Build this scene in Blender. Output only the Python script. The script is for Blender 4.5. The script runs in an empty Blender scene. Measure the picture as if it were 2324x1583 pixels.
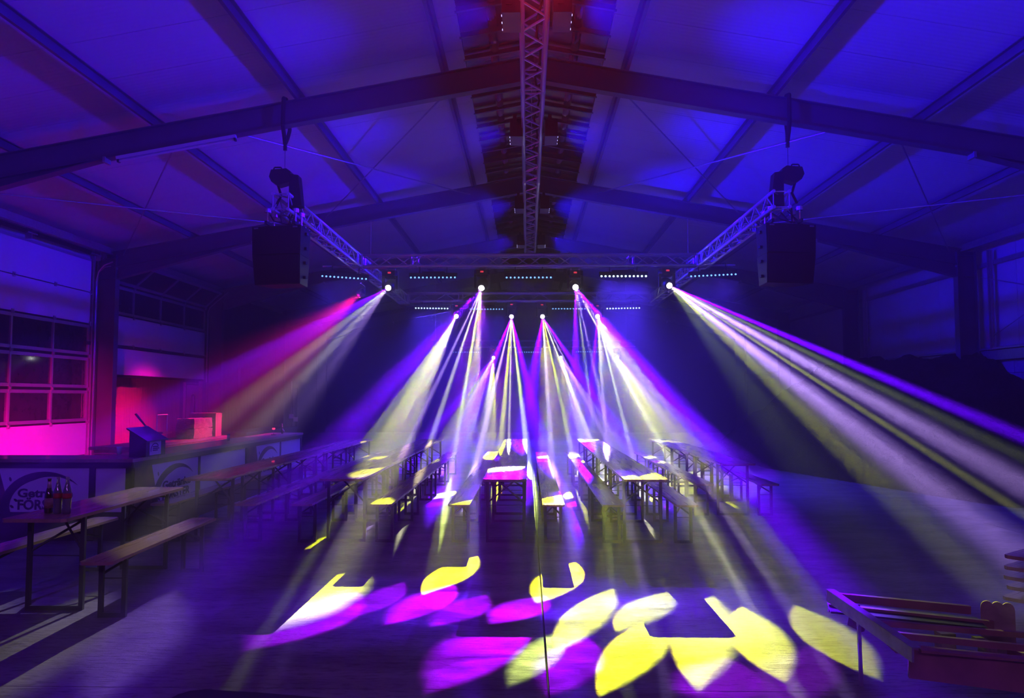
import bpy, bmesh, math, random
from mathutils import Vector, Matrix, Quaternion, Euler
random.seed(7)
C = bpy.context.scene.collection
PI = math.pi
sc = bpy.context.scene
# ------------------------------------------------------------------ camera
F = 1800.0                       # focal length in pixels of the 2324 x 1583 frame
VPX, HOR = 1197.0, 902.0         # where the hall's long axis vanishes
EYE = 1.70
cam_d = bpy.data.cameras.new('camera'); cam = bpy.data.objects.new('camera', cam_d); C.objects.link(cam)
cam_d.sensor_width = 36.0; cam_d.lens = F / 2324 * 36; cam_d.clip_end = 300; cam_d.clip_start = 0.05
yaw = math.atan((VPX - 1162) / F); pitch = math.atan((HOR - 791.5) / F)
cam.location = (0, 0, EYE)
cam.rotation_euler = Euler((PI / 2 + pitch, 0, yaw), 'XYZ')
sc.camera = cam
CR = cam.rotation_euler.to_matrix()
def ray(px, py):
    d = CR @ Vector(((px - 1162) / F, (791.5 - py) / F, -1)); return d
def on_z(px, py, z=0.0):
    d = ray(px, py); t = (z - EYE) / d.z; return Vector((d.x * t, d.y * t, z))
def on_y(px, py, Y):
    d = ray(px, py); t = Y / d.y; return Vector((d.x * t, Y, EYE + d.z * t))
# ------------------------------------------------------------------ world, haze, exposure
sc.view_settings.view_transform = 'Standard'; sc.view_settings.look = 'None'
sc.view_settings.gamma = 1; sc.view_settings.use_curve_mapping = False
sc.view_settings.exposure = 0.0
w = bpy.data.worlds.new('world'); sc.world = w; w.use_nodes = True
nt = w.node_tree; nt.nodes.clear()
wo = nt.nodes.new('ShaderNodeOutputWorld'); bg = nt.nodes.new('ShaderNodeBackground')
bg.inputs[0].default_value = (0.01, 0.012, 0.03, 1); bg.inputs[1].default_value = 0.05
nt.links.new(bg.outputs[0], wo.inputs['Surface'])
vs = nt.nodes.new('ShaderNodeVolumeScatter')
vs.inputs['Color'].default_value = (0.95, 0.95, 0.95, 1)
HAZE = 0.029
vs.inputs['Density'].default_value = HAZE; vs.inputs['Anisotropy'].default_value = 0.5
nt.links.new(vs.outputs[0], wo.inputs['Volume'])
cy = sc.cycles
cy.max_bounces = 4; cy.diffuse_bounces = 2; cy.glossy_bounces = 3; cy.transmission_bounces = 4
cy.volume_bounces = 0; cy.transparent_max_bounces = 6
cy.use_denoising = True; cy.use_adaptive_sampling = True; cy.adaptive_threshold = .02
cy.sample_clamp_indirect = 3.0; cy.sample_clamp_direct = 0
cy.use_light_tree = True
cy.caustics_reflective = False; cy.caustics_refractive = False

# ------------------------------------------------------------------ lamps
X0 = 0.12                       # the hall's centre line
def add_light(kind, name, loc, direction, color, power, **kw):
    l = bpy.data.lights.new(name, kind); o = bpy.data.objects.new(name, l); C.objects.link(o)
    o.location = loc
    o.rotation_euler = Vector(direction).to_track_quat('-Z', 'Y').to_euler()
    l.color = color; l.energy = power
    for k, v in kw.items(): setattr(l, k, v)
    return o
BLUE = (0.008, 0.0, 1.0)
FLOOD_Y = (-0.2, 3.6, 7.2, 10.62, 14.7, 18.2)
for i, Y in enumerate(FLOOD_Y):
    for s in (-1, 1):
        add_light('SPOT', 'flood_light', (X0 + s * .36, Y, 5.30), (s, 0.0, -.13), (.02,0,1) if s < 0 else BLUE,
                  [1200, 1700, 2100, 2100, 2500, 2800][i] * (1.0 if s < 0 else 1.0), spot_size=math.radians(96), spot_blend=1.0, shadow_soft_size=.09)
# red / pink washes over the bar
add_light('SPOT', 'pink_wash_light', (-4.02, 18.9, 4.18), (-7.3, 3.2, -3.95), (1, 0, .36), 46000, spot_size=math.radians(30), spot_blend=1.0, shadow_soft_size=.06)
add_light('SPOT', 'pink_wash_light', (-6.9, 11.0, .35), (-3.5, 5.5, -.45), (1, 0, .34), 9000, spot_size=math.radians(50), spot_blend=1.0, shadow_soft_size=.15)
add_light('SPOT', 'red_wash_light', (-4.02, 18.8, 4.18), (-2.2, -3.3, -3.1), (1, .01, .10), 6500, spot_size=math.radians(30), spot_blend=1.0, shadow_soft_size=.06)
# added dim red light that tints the ridge, no fixture seen
add_light('POINT', 'red_glow_light', (X0, 5.9, 4.9), (0, 0, 1), (1, .02, .05), 36, shadow_soft_size=.25)
# added dim violet fill from behind the camera, no such lamp seen
add_light('AREA', 'violet_fill_light', (0, -5, 5.0), (0, 1, -.6), (.46, .13, 1), 260, shape='RECTANGLE', size=8, size_y=.6)

# --- moving heads: one lamp each; the gobo throws petals, described where they meet the floor
Yc = (.86, .92, .0); Lc = (.56, .35, 1.0); Pc = (.12, .0, 1.0); Mc = (.36, .0, 1.0); Wc = (1.0, .95, .55); Gc = (.55, .68, .12)
HEADS = []
HEAD_PX = [  # px, py, Y of each fixture's lens
    (882, 652, 17.3), (1093, 652, 17.3), (1306, 651, 17.3), (1518, 647, 17.3),
    (1036, 717, 24.0), (1161, 717, 24.0), (1231, 717, 24.0), (1356, 717, 24.0),
    (1120, 811, 31.0), (1273, 811, 31.0), (1400, 811, 31.0)]
# spec: x1,y1,x2,y2 (frame pixels of the petal's two tips), z of the plane it was read on, width m, colour, strength, softness
PET = {
 0: [],
 1: [(800,1402,915,1320,0,.40,Mc,0.21,.6), (1085,1262,960,1350,0,.42,Yc,1.0,.3), (868,1422,1032,1325,0,.50,Mc,0.48,.6),
     (975,1425,1105,1350,0,.5,Mc,0.24,.7), (1112,1418,1240,1352,0,.48,Mc,0.42,.5)],
 2: [], 3: [],
 4: [(830,1290,570,1440,0,.86,Yc,.95,.7), (545,1480,815,1340,0,.80,Mc,0.48,.6), (600,1440,800,1330,0,.6,Wc,.28,.9),
     (822,1076,898,1067,.77,.30,Yc,.6,.15),(822,1045,878,1034,.77,.25,Yc,.5,.2),(818,1003,858,998,.77,.3,Yc,.5,.2)],
 5: [(955,1590,1176,1398,0,.68,Mc,0.45,.6), (1150,1570,1275,1440,0,.34,Gc,.4,.6)],
 6: [(1215,1372,1305,1278,0,.46,Yc,.9,.2), (1395,1338,1258,1488,0,.40,Yc,.8,.5), (1236,1590,1330,1450,0,.50,Mc,0.42,.6),
     (1530,1345,1400,1440,0,.42,Yc,.7,.35)],
 7: [(1515,1392,1358,1580,0,.42,Yc,1.2,.35), (1622,1350,1584,1572,0,.54,Yc,1.0,.5), (1685,1375,1785,1550,0,.46,Yc,1.4,.35), (1808,1372,2002,1545,0,.48,Yc,1.2,.4),
     (1590,1620,1650,1490,0,.6,Mc,0.30,.6), (1740,1620,1850,1460,0,.60,Mc,0.36,.7)],
 8: [(985,1006,1018,998,.77,.3,Yc,.8,.2), (1022,1040,1056,1032,.48,.3,Yc,.9,.2), (1012,1048,1045,1042,.48,.3,Mc,0.54,.3), (1104,1042,1126,1028,.48,.32,Yc,1,.2),
     (1108,1070,1190,1058,.77,.40,Yc,1.0,.15), (1104,1080,1190,1077,.77,.08,Mc,0.42,.3), (960,1100,1000,1040,0,.9,Lc,.22,.9), (900,1080,930,1030,0,1.0,Pc,.4,.9), (1070,1140,1090,1060,0,.5,Wc,.4,.8), (1112,1140,1122,1080,0,.4,Yc,.4,.8)],
 9: [(1222,1040,1245,1033,.48,.3,Wc,.5,.2), (1224,1047,1248,1041,.48,.3,Mc,0.48,.3), (1280,1040,1310,1030,.48,.3,Yc,1,.2), (1284,1048,1312,1041,.48,.3,Mc,0.54,.3),
     (1312,1003,1358,996,.77,.34,Yc,1,.15), (1318,1006,1376,1002,.77,.34,Mc,0.54,.3), (1400,1110,1440,1040,0,.8,Lc,.3,.9), (1345,1140,1365,1080,0,.5,Wc,.5,.7), (1460,1120,1500,1050,0,.8,Pc,.5,.9)],
 10: [(1455,1043,1490,1033,.48,.3,Yc,1,.15), (1475,1050,1512,1043,.48,.3,Mc,0.54,.3), (1476,1004,1524,998,.77,.34,Yc,1.1,.15), (1524,1005,1550,999,.77,.34,Yc,1.1,.15),
      (1505,1108,1540,1095,0,.3,Yc,1,.2), (1612,1120,1645,1100,0,.35,Yc,.8,.2), (1600,1120,1630,1060,0,.9,Lc,.35,.9), (1660,1150,1720,1080,0,.9,Lc,.25,.9), (1540,1140,1580,1060,0,.6,Yc,.5,.8), (1690,1120,1750,1060,0,1.0,Pc,.5,.9)],
}
# long rays that leave the picture before they land: slope in the frame, width m, colour, strength
RAYS = {
 0: [(-1.93,1.0,Pc,2.2), (-1.60,.6,Pc,1.2), (-1.25,.6,Yc,.9), (-1.18,.4,Lc,.4), (-.95,.5,Yc,.8), (-.90,.5,Lc,.8), (-.70,.45,Lc,.9)],
 1: [(-.92,1.1,Pc,2.6), (-.47,.30,Lc,.9), (-.33,.28,Wc,.9), (-.16,.20,Gc,1.3), (-.02,.26,Pc,1.8)],
 2: [(.0,.36,Pc,2.6), (.13,.18,Gc,1.2), (.23,.20,Lc,1.4), (.55,.22,Wc,2.4), (.67,.24,Lc,1.5), (.87,.75,Pc,3.2)],
 3: [(.80,.9,Gc,.17), (1.06,.42,Yc,.75), (1.16,.4,Wc,.4), (1.32,.75,Lc,2.3), (1.56,.24,Yc,.7), (1.80,.80,Lc,2.2), (2.08,.5,Gc,.4), (2.36,.65,Pc,2.6)],
 4: [(-.60,.30,Yc,.9), (-.50,.35,Lc,.4)],
 5: [(-.40,.42,Pc,2.6), (-.24,.26,Lc,2.4), (-.08,.26,Yc,2.2), (-.02,.12,Wc,1.5), (.12,.22,Gc,3.4), (.25,.38,Pc,2.4)],
 6: [(-.15,.55,Pc,2.4), (.07,.26,Lc,2.0), (.22,.2,Yc,1.4), (.40,.2,Wc,1.6), (.52,.2,Lc,1.2), (.68,.42,Pc,2.4)],
 7: [(-.08,.5,Pc,1.8), (.07,.26,Lc,1.4), (.25,.24,Wc,1.2), (.47,.2,Wc,.7), (.62,.28,Lc,.7), (.92,.75,Pc,3.2)],
}
for h_, rays_ in RAYS.items():
    hx, hy = HEAD_PX[h_][:2]
    for sl_, wd_, c_, I_ in rays_:
        ya_, yb_ = (1600, 2000)
        if h_ == 3 and sl_ > 1.2: ya_, yb_ = (1310, 1500)
        if h_ == 0: ya_, yb_ = (1330, 1640)
        if h_ in (5, 6): ya_, yb_ = (1040, 1215)
        if (h_ == 1 and c_ is not Pc) or (h_ == 7 and sl_ < .3): ya_, yb_ = (1070, 1270)
        PET[h_].append((hx + sl_ * (ya_ - hy), ya_, hx + sl_ * (yb_ - hy), yb_, 0, (1.75 if h_ in (5, 6) else 1.3 if h_ in (1, 7) and c_ is not Pc else 1) * wd_ * {0: 1.8, 3: 1.3}.get(h_, 1.0 if c_ is Pc else .62), c_, I_ * (1.15 if c_ is Pc else .62) * {0: .18, 3: .75, 1: .22 if c_ is not Pc else .95, 5: .10, 6: .10, 7: .16 if sl_ < .3 else .8}.get(h_, .95), .9))
Vc = (.10, 0, 1.0)   # deep blue-violet veil around each fan
for h_, (sa, sb) in {0: (-2.0, -.6), 1: (-.95, .0), 2: (.0, .9), 3: (.7, 2.3), 4: (-.9, -.3), 5: (-.4, .25), 6: (-.15, .68), 7: (-.05, .95), 8: (-.7, .1), 9: (-.1, .6), 10: (.1, 1.1)}.items():
    hx, hy = HEAD_PX[h_][:2]; yv = 1400
    PET[h_].append((hx + sa * (yv - hy), yv - 30, hx + sb * (yv - hy), yv, 0, 3.2, Vc, .10, 1.0))
BEAM = [60000, 52000, 76000, 92000, 140000, 105000, 88000, 80000, 92000, 92000, 92000]
def floor_hit(L, P):
    t = L.z / (L.z - P.z); return Vector((L.x + (P.x - L.x) * t, L.y + (P.y - L.y) * t, 0)), t
def gobo_light(i):
    px, py, Y = HEAD_PX[i]; L = on_y(px, py, Y)
    ells = []
    for (x1, y1, x2, y2, z, wd, col, I, soft) in PET[i]:
        A, t = floor_hit(L, on_z(x1, y1, z)); B, t = floor_hit(L, on_z(x2, y2, z))
        c = (A + B) / 2; ax = (B - A); a = ax.length / 2 + .02; th = math.atan2(ax.y, ax.x)
        ells.append((c, a, wd / 2 * (t if z else 1), th, col, I, soft))
    dirs = []
    for c, a, b, th, *_ in ells:
        for s in (-1, 1):
            dirs.append((c + Vector((math.cos(th), math.sin(th), 0)) * a * s - L).normalized())
    m = sum(dirs, Vector()).normalized()
    ang = max(m.angle(d) for d in dirs) + .035
    lens = L + m * .03
    o = add_light('SPOT', 'moving_head_light', L + m * .06, m, (1, 1, 1), BEAM[i], spot_size=min(2 * ang, 3.1), spot_blend=0.0, shadow_soft_size=.012)
    l = o.data; l.use_nodes = True; nt = l.node_tree; N = nt.nodes; K = nt.links.new; N.clear()
    out = N.new('ShaderNodeOutputLight'); em = N.new('ShaderNodeEmission'); K(em.outputs[0], out.inputs[0])
    geo = N.new('ShaderNodeNewGeometry')
    # direction of the ray leaving the lens -> where it meets the floor
    sep = N.new('ShaderNodeSeparateXYZ'); K(geo.outputs['Incoming'], sep.inputs[0])
    def M(op, a, b=None, c=None, clamp=False):
        n = N.new('ShaderNodeMath'); n.operation = op; n.use_clamp = clamp
        for k, v in enumerate((a, b, c)):
            if v is None: continue
            if isinstance(v, (int, float)): n.inputs[k].default_value = v
            else: K(v, n.inputs[k])
        return n.outputs[0]
    dz = M('ABSOLUTE', sep.outputs['Z']); dz = M('MAXIMUM', dz, .001)
    t = M('DIVIDE', (L.z), dz)
    vm = N.new('ShaderNodeVectorMath'); vm.operation = 'SCALE'; K(geo.outputs['Incoming'], vm.inputs[0])
    K(M('MULTIPLY', t, SIGN), vm.inputs['Scale'])
    va = N.new('ShaderNodeVectorMath'); va.operation = 'ADD'; K(vm.outputs[0], va.inputs[0]); va.inputs[1].default_value = (L.x, L.y, 0)
    fl = N.new('ShaderNodeVectorMath'); fl.operation = 'MULTIPLY'; K(va.outputs[0], fl.inputs[0]); fl.inputs[1].default_value = (1, 1, 0)
    acc = None
    for (c, a, b, th, col, I, soft) in ells:
        mp = N.new('ShaderNodeMapping'); mp.vector_type = 'TEXTURE'; K(fl.outputs[0], mp.inputs['Vector'])
        mp.inputs['Location'].default_value = (c.x, c.y, 0); mp.inputs['Rotation'].default_value = (0, 0, th); mp.inputs['Scale'].default_value = (a, b, 1)
        sv = N.new('ShaderNodeSeparateXYZ'); K(mp.outputs[0], sv.inputs[0])
        r = M('ADD', M('MULTIPLY', sv.outputs['X'], sv.outputs['X']), M('ABSOLUTE', sv.outputs['Y']))
        mr = N.new('ShaderNodeMapRange'); K(sv.outputs['Y'], mr.inputs['Value'])
        mr.inputs['From Min'].default_value = -.15; mr.inputs['From Max'].default_value = .25; mr.inputs['To Min'].default_value = max(.05, soft * soft * .6 if soft < .93 else soft); mr.inputs['To Max'].default_value = max(.12, soft)
        q = M('SUBTRACT', 1.0, r); msk = M('DIVIDE', q, mr.outputs[0], clamp=True)
        msk = M('MULTIPLY', M('MULTIPLY', msk, msk), M('SUBTRACT', 3.0, M('MULTIPLY', msk, 2.0)))
        cm = N.new('ShaderNodeMix'); cm.data_type = 'RGBA'; K(M('MULTIPLY', q, 9.0, clamp=True), cm.inputs['Factor'])
        edge = (.55, 0, .02) if col is Mc else (.9, .45, 0) if col is Yc else col
        cm.inputs['A'].default_value = (*edge, 1); cm.inputs['B'].default_value = (*col, 1)
        sc_ = N.new('ShaderNodeVectorMath'); sc_.operation = 'SCALE'; K(cm.outputs['Result'], sc_.inputs[0]); K(M('MULTIPLY', msk, I), sc_.inputs['Scale'])
        if acc is None: acc = sc_.outputs[0]
        else:
            ad = N.new('ShaderNodeVectorMath'); ad.operation = 'ADD'; K(acc, ad.inputs[0]); K(sc_.outputs[0], ad.inputs[1]); acc = ad.outputs[0]
    K(acc, em.inputs['Color']); K(M('LESS_THAN', sep.outputs['Z'], -.02), em.inputs['Strength'])
    HEADS.append((L, m))
SIGN = 1.0
for i in range(len(HEAD_PX)): gobo_light(i)

# --- LED battens (position, how strongly they wash)
BATTENS = [  # px centre, py, Y, tilt deg, power, row
    (782, 632, 17.3, -4, 70, 0), (983, 632, 17.3, 0, 40, 0), (1200, 632, 17.3, 0, 30, 0), (1415, 629, 17.3, 0, 190, 0), (1618, 627, 17.3, 2.5, 70, 0),
    (980, 701, 24.0, -1, 200, 1), (1104, 703, 24.0, 0, 120, 1), (1291, 702, 24.0, 0, 120, 1), (1414, 701, 24.0, 1, 200, 1),
    (1058, 800, 31.0, 0, 130, 2), (1198, 800, 31.0, 0, 130, 2), (1336, 799, 31.0, 0, 130, 2)]
for (px, py, Y, tl, pw, row) in BATTENS:
    p = on_y(px, py, Y)
    add_light('AREA', 'batten_light', p + Vector((0, -.02, -.06)), (0, -.22, -1), (.06, .02, 1), pw * 1.7, shape='RECTANGLE', size=1.0, size_y=.05, spread=math.radians(95))
# ------------------------------------------------------------------ helpers
class MB:
    def __init__(s): s.v = []; s.f = []
    def add(s, vs, fs, M=None):
        o = len(s.v)
        s.v += [tuple(M @ Vector(p)) if M else tuple(p) for p in vs]
        s.f += [tuple(i + o for i in f) for f in fs]; return s
    def box(s, c, d, M=None, bev=0.0):
        x, y, z = (k / 2 for k in d); cx, cy_, cz = c
        if bev <= 0:
            vs = [(cx + a * x, cy_ + b * y, cz + e * z) for a in (-1, 1) for b in (-1, 1) for e in (-1, 1)]
            fs = [(0,1,3,2), (4,6,7,5), (0,4,5,1), (2,3,7,6), (0,2,6,4), (1,5,7,3)]
            return s.add(vs, fs, M)
        # chamfered on the vertical edges
        pts = [(x - bev, -y), (x, -y + bev), (x, y - bev), (x - bev, y), (-x + bev, y), (-x, y - bev), (-x, -y + bev), (-x + bev, -y)]
        return s.prism([(cx + p, cy_ + q) for p, q in pts], cz - z, cz + z, M)
    def prism(s, poly, z0, z1, M=None):
        n = len(poly)
        vs = [(p[0], p[1], z0) for p in poly] + [(p[0], p[1], z1) for p in poly]
        fs = [tuple(range(n - 1, -1, -1)), tuple(range(n, 2 * n))] + [(i, (i + 1) % n, n + (i + 1) % n, n + i) for i in range(n)]
        return s.add(vs, fs, M)
    def tube(s, p0, p1, r, n=8, r1=None, cap=True):
        p0 = Vector(p0); p1 = Vector(p1); d = (p1 - p0); q = d.to_track_quat('Z', 'Y').to_matrix()
        r1 = r if r1 is None else r1; vs = []
        for P, R in ((p0, r), (p1, r1)):
            for k in range(n):
                a = 2 * PI * k / n; vs.append(P + q @ Vector((math.cos(a) * R, math.sin(a) * R, 0)))
        fs = [(k, (k + 1) % n, n + (k + 1) % n, n + k) for k in range(n)]
        if cap: fs += [tuple(range(n - 1, -1, -1)), tuple(range(n, 2 * n))]
        return s.add(vs, fs)
    def path(s, pts, r, n=6):
        for a, b in zip(pts, pts[1:]): s.tube(a, b, r, n)
        return s
    def lathe(s, prof, n=16, M=None):
        vs = []; fs = []
        for r, z in prof:
            for k in range(n): a = 2 * PI * k / n; vs.append((math.cos(a) * r, math.sin(a) * r, z))
        for j in range(len(prof) - 1):
            for k in range(n): fs.append((j * n + k, j * n + (k + 1) % n, (j + 1) * n + (k + 1) % n, (j + 1) * n + k))
        fs.append(tuple(range(n - 1, -1, -1))); fs.append(tuple(range((len(prof) - 1) * n, len(prof) * n)))
        return s.add(vs, fs, M)
    def mesh(s, name, mat, smooth=False):
        m = bpy.data.meshes.new(name); m.from_pydata(s.v, [], s.f); m.update()
        bm = bmesh.new(); bm.from_mesh(m); bmesh.ops.recalc_face_normals(bm, faces=bm.faces); bm.to_mesh(m); bm.free()
        if mat: m.materials.append(mat)
        if smooth:
            for p in m.polygons: p.use_smooth = len(p.vertices) == 4
        return m
    def build(s, name, mat, parent=None, smooth=False, label=None):
        o = bpy.data.objects.new(name, s.mesh(name, mat, smooth)); C.objects.link(o)
        if parent: o.parent = parent
        if label: o['label'] = label
        return o
def box1(c, d, M=None, bev=0): return MB().box(c, d, M, bev)
def tag(o, label, cat, group=None, kind=None):
    o['label'] = label; o['category'] = cat
    if group: o['group'] = group
    if kind: o['kind'] = kind
    return o
def thing(name, label, cat, loc=(0,0,0), rz=0.0, group=None, rot=None):
    o = bpy.data.objects.new(name, None); o.empty_display_size = .1; C.objects.link(o)
    o.location = loc; o.rotation_euler = (0, 0, rz) if rot is None else rot
    return tag(o, label, cat, group)
def inst(name, mesh, parent, loc=(0,0,0), rot=None, label=None):
    o = bpy.data.objects.new(name, mesh); C.objects.link(o); o.parent = parent; o.location = loc
    if rot is not None:
        if isinstance(rot, Quaternion): o.rotation_mode = 'QUATERNION'; o.rotation_quaternion = rot
        else: o.rotation_euler = rot
    if label: o['label'] = label
    return o
def struct(o, label=None, cat=None):
    o['kind'] = 'structure'
    if label: o['label'] = label
    if cat: o['category'] = cat
    return o
def kids(o): return [c for c in C.objects if c.parent is o]
def dup(root, loc, rz, label, group=None):
    r = root.copy(); C.objects.link(r); r.location = loc; r.rotation_euler = (0, 0, rz); r['label'] = label
    if group: r['group'] = group
    for ch in root.children:
        c = ch.copy(); C.objects.link(c); c.parent = r
        for g in ch.children:
            d = g.copy(); C.objects.link(d); d.parent = c
    return r
# ------------------------------------------------------------------ materials
def mat(name, col, rough=.6, metal=0.0, noise=None, bump=None, spec=.5, coat=0.0, emit=None, trans=0.0, alpha=None, rnoise=None):
    m = bpy.data.materials.new(name); m.use_nodes = True; nt = m.node_tree; N = nt.nodes; K = nt.links.new
    b = N['Principled BSDF']; b.inputs['Base Color'].default_value = (*col, 1); b.inputs['Roughness'].default_value = rough
    b.inputs['Metallic'].default_value = metal; b.inputs['Specular IOR Level'].default_value = spec; b.inputs['Coat Weight'].default_value = coat
    b.inputs['Transmission Weight'].default_value = trans
    if emit: b.inputs['Emission Color'].default_value = (*emit[0], 1); b.inputs['Emission Strength'].default_value = emit[1]
    tc = N.new('ShaderNodeTexCoord')
    if noise:   # (scale vec, other colour, amount)
        mp = N.new('ShaderNodeMapping'); mp.inputs['Scale'].default_value = noise[0]; K(tc.outputs['Object'], mp.inputs['Vector'])
        nz = N.new('ShaderNodeTexNoise'); nz.inputs['Scale'].default_value = 1; nz.inputs['Detail'].default_value = 8; nz.inputs['Roughness'].default_value = .6; K(mp.outputs[0], nz.inputs['Vector'])
        mx = N.new('ShaderNodeMix'); mx.data_type = 'RGBA'; mx.inputs['A'].default_value = (*col, 1); mx.inputs['B'].default_value = (*noise[1], 1)
        mr = N.new('ShaderNodeMapRange'); mr.inputs['From Min'].default_value = .38; mr.inputs['From Max'].default_value = .62; mr.inputs['To Max'].default_value = noise[2]
        K(nz.outputs['Fac'], mr.inputs['Value']); K(mr.outputs[0], mx.inputs['Factor']); K(mx.outputs['Result'], b.inputs['Base Color'])
        if rnoise:
            m2 = N.new('ShaderNodeMapRange'); m2.inputs['From Min'].default_value = .35; m2.inputs['From Max'].default_value = .65
            m2.inputs['To Min'].default_value = rnoise[0]; m2.inputs['To Max'].default_value = rnoise[1]; K(nz.outputs['Fac'], m2.inputs['Value']); K(m2.outputs[0], b.inputs['Roughness'])
    if bump:    # (scale vec, strength, distance)
        mp = N.new('ShaderNodeMapping'); mp.inputs['Scale'].default_value = bump[0]; K(tc.outputs['Object'], mp.inputs['Vector'])
        nz = N.new('ShaderNodeTexNoise'); nz.inputs['Scale'].default_value = 1; nz.inputs['Detail'].default_value = 6; K(mp.outputs[0], nz.inputs['Vector'])
        bp = N.new('ShaderNodeBump'); bp.inputs['Strength'].default_value = bump[1]; bp.inputs['Distance'].default_value = bump[2]
        K(nz.outputs['Fac'], bp.inputs['Height']); K(bp.outputs[0], b.inputs['Normal'])
    return m
m_steel = mat('painted_steel', (.13,.135,.15), .5, .0, noise=((3,3,3),(.09,.09,.105),.6), spec=.4)
m_galv = mat('galvanised_steel', (.5,.5,.52), .4, .7, noise=((14,14,14),(.36,.36,.38),.7))
m_alu = mat('truss_aluminium', (.80,.81,.84), .25, .45, spec=.8)
m_black = mat('black_plastic', (.018,.018,.02), .45, spec=.4)
m_blackm = mat('black_metal', (.03,.03,.033), .4, .3)
m_cloth = mat('black_sling', (.015,.015,.017), .95)
m_chain = mat('hoist_chain', (.3,.3,.3), .4, .8)
def ribbed(name, col, axis, pitch, strength=.3, rough=.5):
    m = mat(name, col, rough, spec=.35); nt = m.node_tree; N = nt.nodes; K = nt.links.new; b = N['Principled BSDF']
    tc = N.new('ShaderNodeTexCoord'); sp = N.new('ShaderNodeSeparateXYZ'); K(tc.outputs['Object'], sp.inputs[0])
    mu = N.new('ShaderNodeMath'); mu.operation = 'MULTIPLY'; K(sp.outputs[axis], mu.inputs[0]); mu.inputs[1].default_value = 2 * PI / pitch
    si = N.new('ShaderNodeMath'); si.operation = 'SINE'; K(mu.outputs[0], si.inputs[0])
    bp = N.new('ShaderNodeBump'); bp.inputs['Strength'].default_value = strength; bp.inputs['Distance'].default_value = .004; K(si.outputs[0], bp.inputs['Height']); K(bp.outputs[0], b.inputs['Normal'])
    return m
m_roof = ribbed('roof_sandwich_panel', (.72,.73,.74), 'Y', .10, .35, .45)
m_door = ribbed('door_panel_white', (.80,.81,.82), 'Z', .13, .12, .4)
m_doorframe = mat('door_profile_grey', (.42,.42,.45), .4, .4)
m_rubber = mat('rubber_seal', (.015,.015,.015), .8)
m_pane = mat('acrylic_pane', (.03,.025,.035), .06, spec=.6, noise=((6,6,6),(.06,.05,.06),.6))
m_wallpanel = ribbed('wall_sandwich_panel', (.62,.63,.66), 'Z', .25, .2, .5)
m_block = mat('concrete_block', (.42,.42,.42), .9, noise=((9,9,9),(.30,.30,.31),.8), bump=((60,60,60),.5,.004))
m_mortar = mat('mortar', (.2,.2,.2), .95)
m_darkwall = mat('dark_cladding', (.055,.05,.06), .8, noise=((2,2,5),(.035,.03,.04),.8))
m_wood = mat('wood_board', (.45,.30,.18), .55, noise=((14,14,.9),(.26,.15,.08),.8), bump=((30,30,2),.2,.002))
m_counter = mat('counter_wood', (.42,.30,.22), .4, noise=((12,1.2,12),(.25,.16,.1),.7), coat=.3)
m_table = mat('varnished_spruce', (.42,.29,.19), .30, noise=((16,1.0,16),(.28,.18,.11),.75), coat=.5, rnoise=(.22,.42), bump=((40,3,40),.12,.001))
m_tframe = mat('green_grey_table_frame', (.07,.09,.08), .45, .2)
m_poly = mat('skylight_sheet', (.05,.05,.06), .25, spec=.6, bump=((3,3,3),.3,.02))
m_hay = mat('straw', (.62,.5,.3), .95, noise=((20,60,60),(.38,.27,.13),.8), bump=((25,90,90),1.0,.03))
m_mulch = mat('bark_mulch', (.045,.032,.024), 1.0, noise=((7,7,7),(.015,.011,.009),.9), bump=((18,18,18),1.0,.08), spec=.1)
m_white = mat('white_print', (.78,.78,.80), .5)
m_ink = mat('dark_print', (.03,.025,.05), .55)
m_photo = mat('photo_print', (.16,.07,.035), .45, noise=((5,5,5),(.04,.02,.02),.9))
m_barframe = mat('dark_bar_frame', (.035,.03,.035), .5, noise=((6,6,6),(.05,.04,.05),.6))
m_paper = mat('paper_sheet', (.8,.8,.82), .7)
m_red = mat('red_oxide_steel', (.26,.12,.09), .6, noise=((5,5,5),(.15,.07,.05),.8), bump=((40,40,40),.3,.002))
m_rail = mat('zinc_rail', (.34,.34,.36), .45, .5, noise=((10,10,10),(.22,.2,.2),.8))
m_pallet = mat('raw_timber', (.34,.26,.18), .85, noise=((4,14,14),(.2,.14,.1),.8))
m_glassb = mat('brown_bottle_glass', (.025,.008,.004), .05, spec=.8, coat=1.0)
m_glassc = mat('clear_bottle_glass', (.55,.58,.6), .03, spec=.8, coat=1.0, trans=.75)
m_cola = mat('cola', (.02,.006,.003), .05, spec=.8, coat=1.0)
m_labelr = mat('red_bottle_label', (.42,.03,.03), .5)
m_labelp = mat('beige_bottle_label', (.45,.3,.22), .5, noise=((40,40,40),(.3,.12,.1),.8))
m_foil = mat('pale_neck_foil', (.62,.5,.5), .35, .3)
m_lens = mat('lit_lens', (1,1,1), .2, emit=((1,1,.93), 40))
m_led = mat('lit_led', (.6,.8,1), .2, emit=((.16,.42,1.0), 3.2))
m_ledw = mat('lit_led_bright', (.6,.8,1), .2, emit=((.55,.78,1.0), 3.5))
m_bled = mat('blue_led', (.3,.4,1), .2, emit=((.5,.45,1.0), 3))
m_pled = mat('pink_led', (1,.3,.5), .2, emit=((1.0,.25,.5), 30))
m_strip = mat('lit_pink_strip', (1,.3,.6), .3, emit=((1.0,.05,.35), 1.6))
m_sign = mat('glowing_red_sign', (1,.1,.2), .3, emit=((1.0,.04,.12), 2.0))  # small red sign, its glow put into the material
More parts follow.
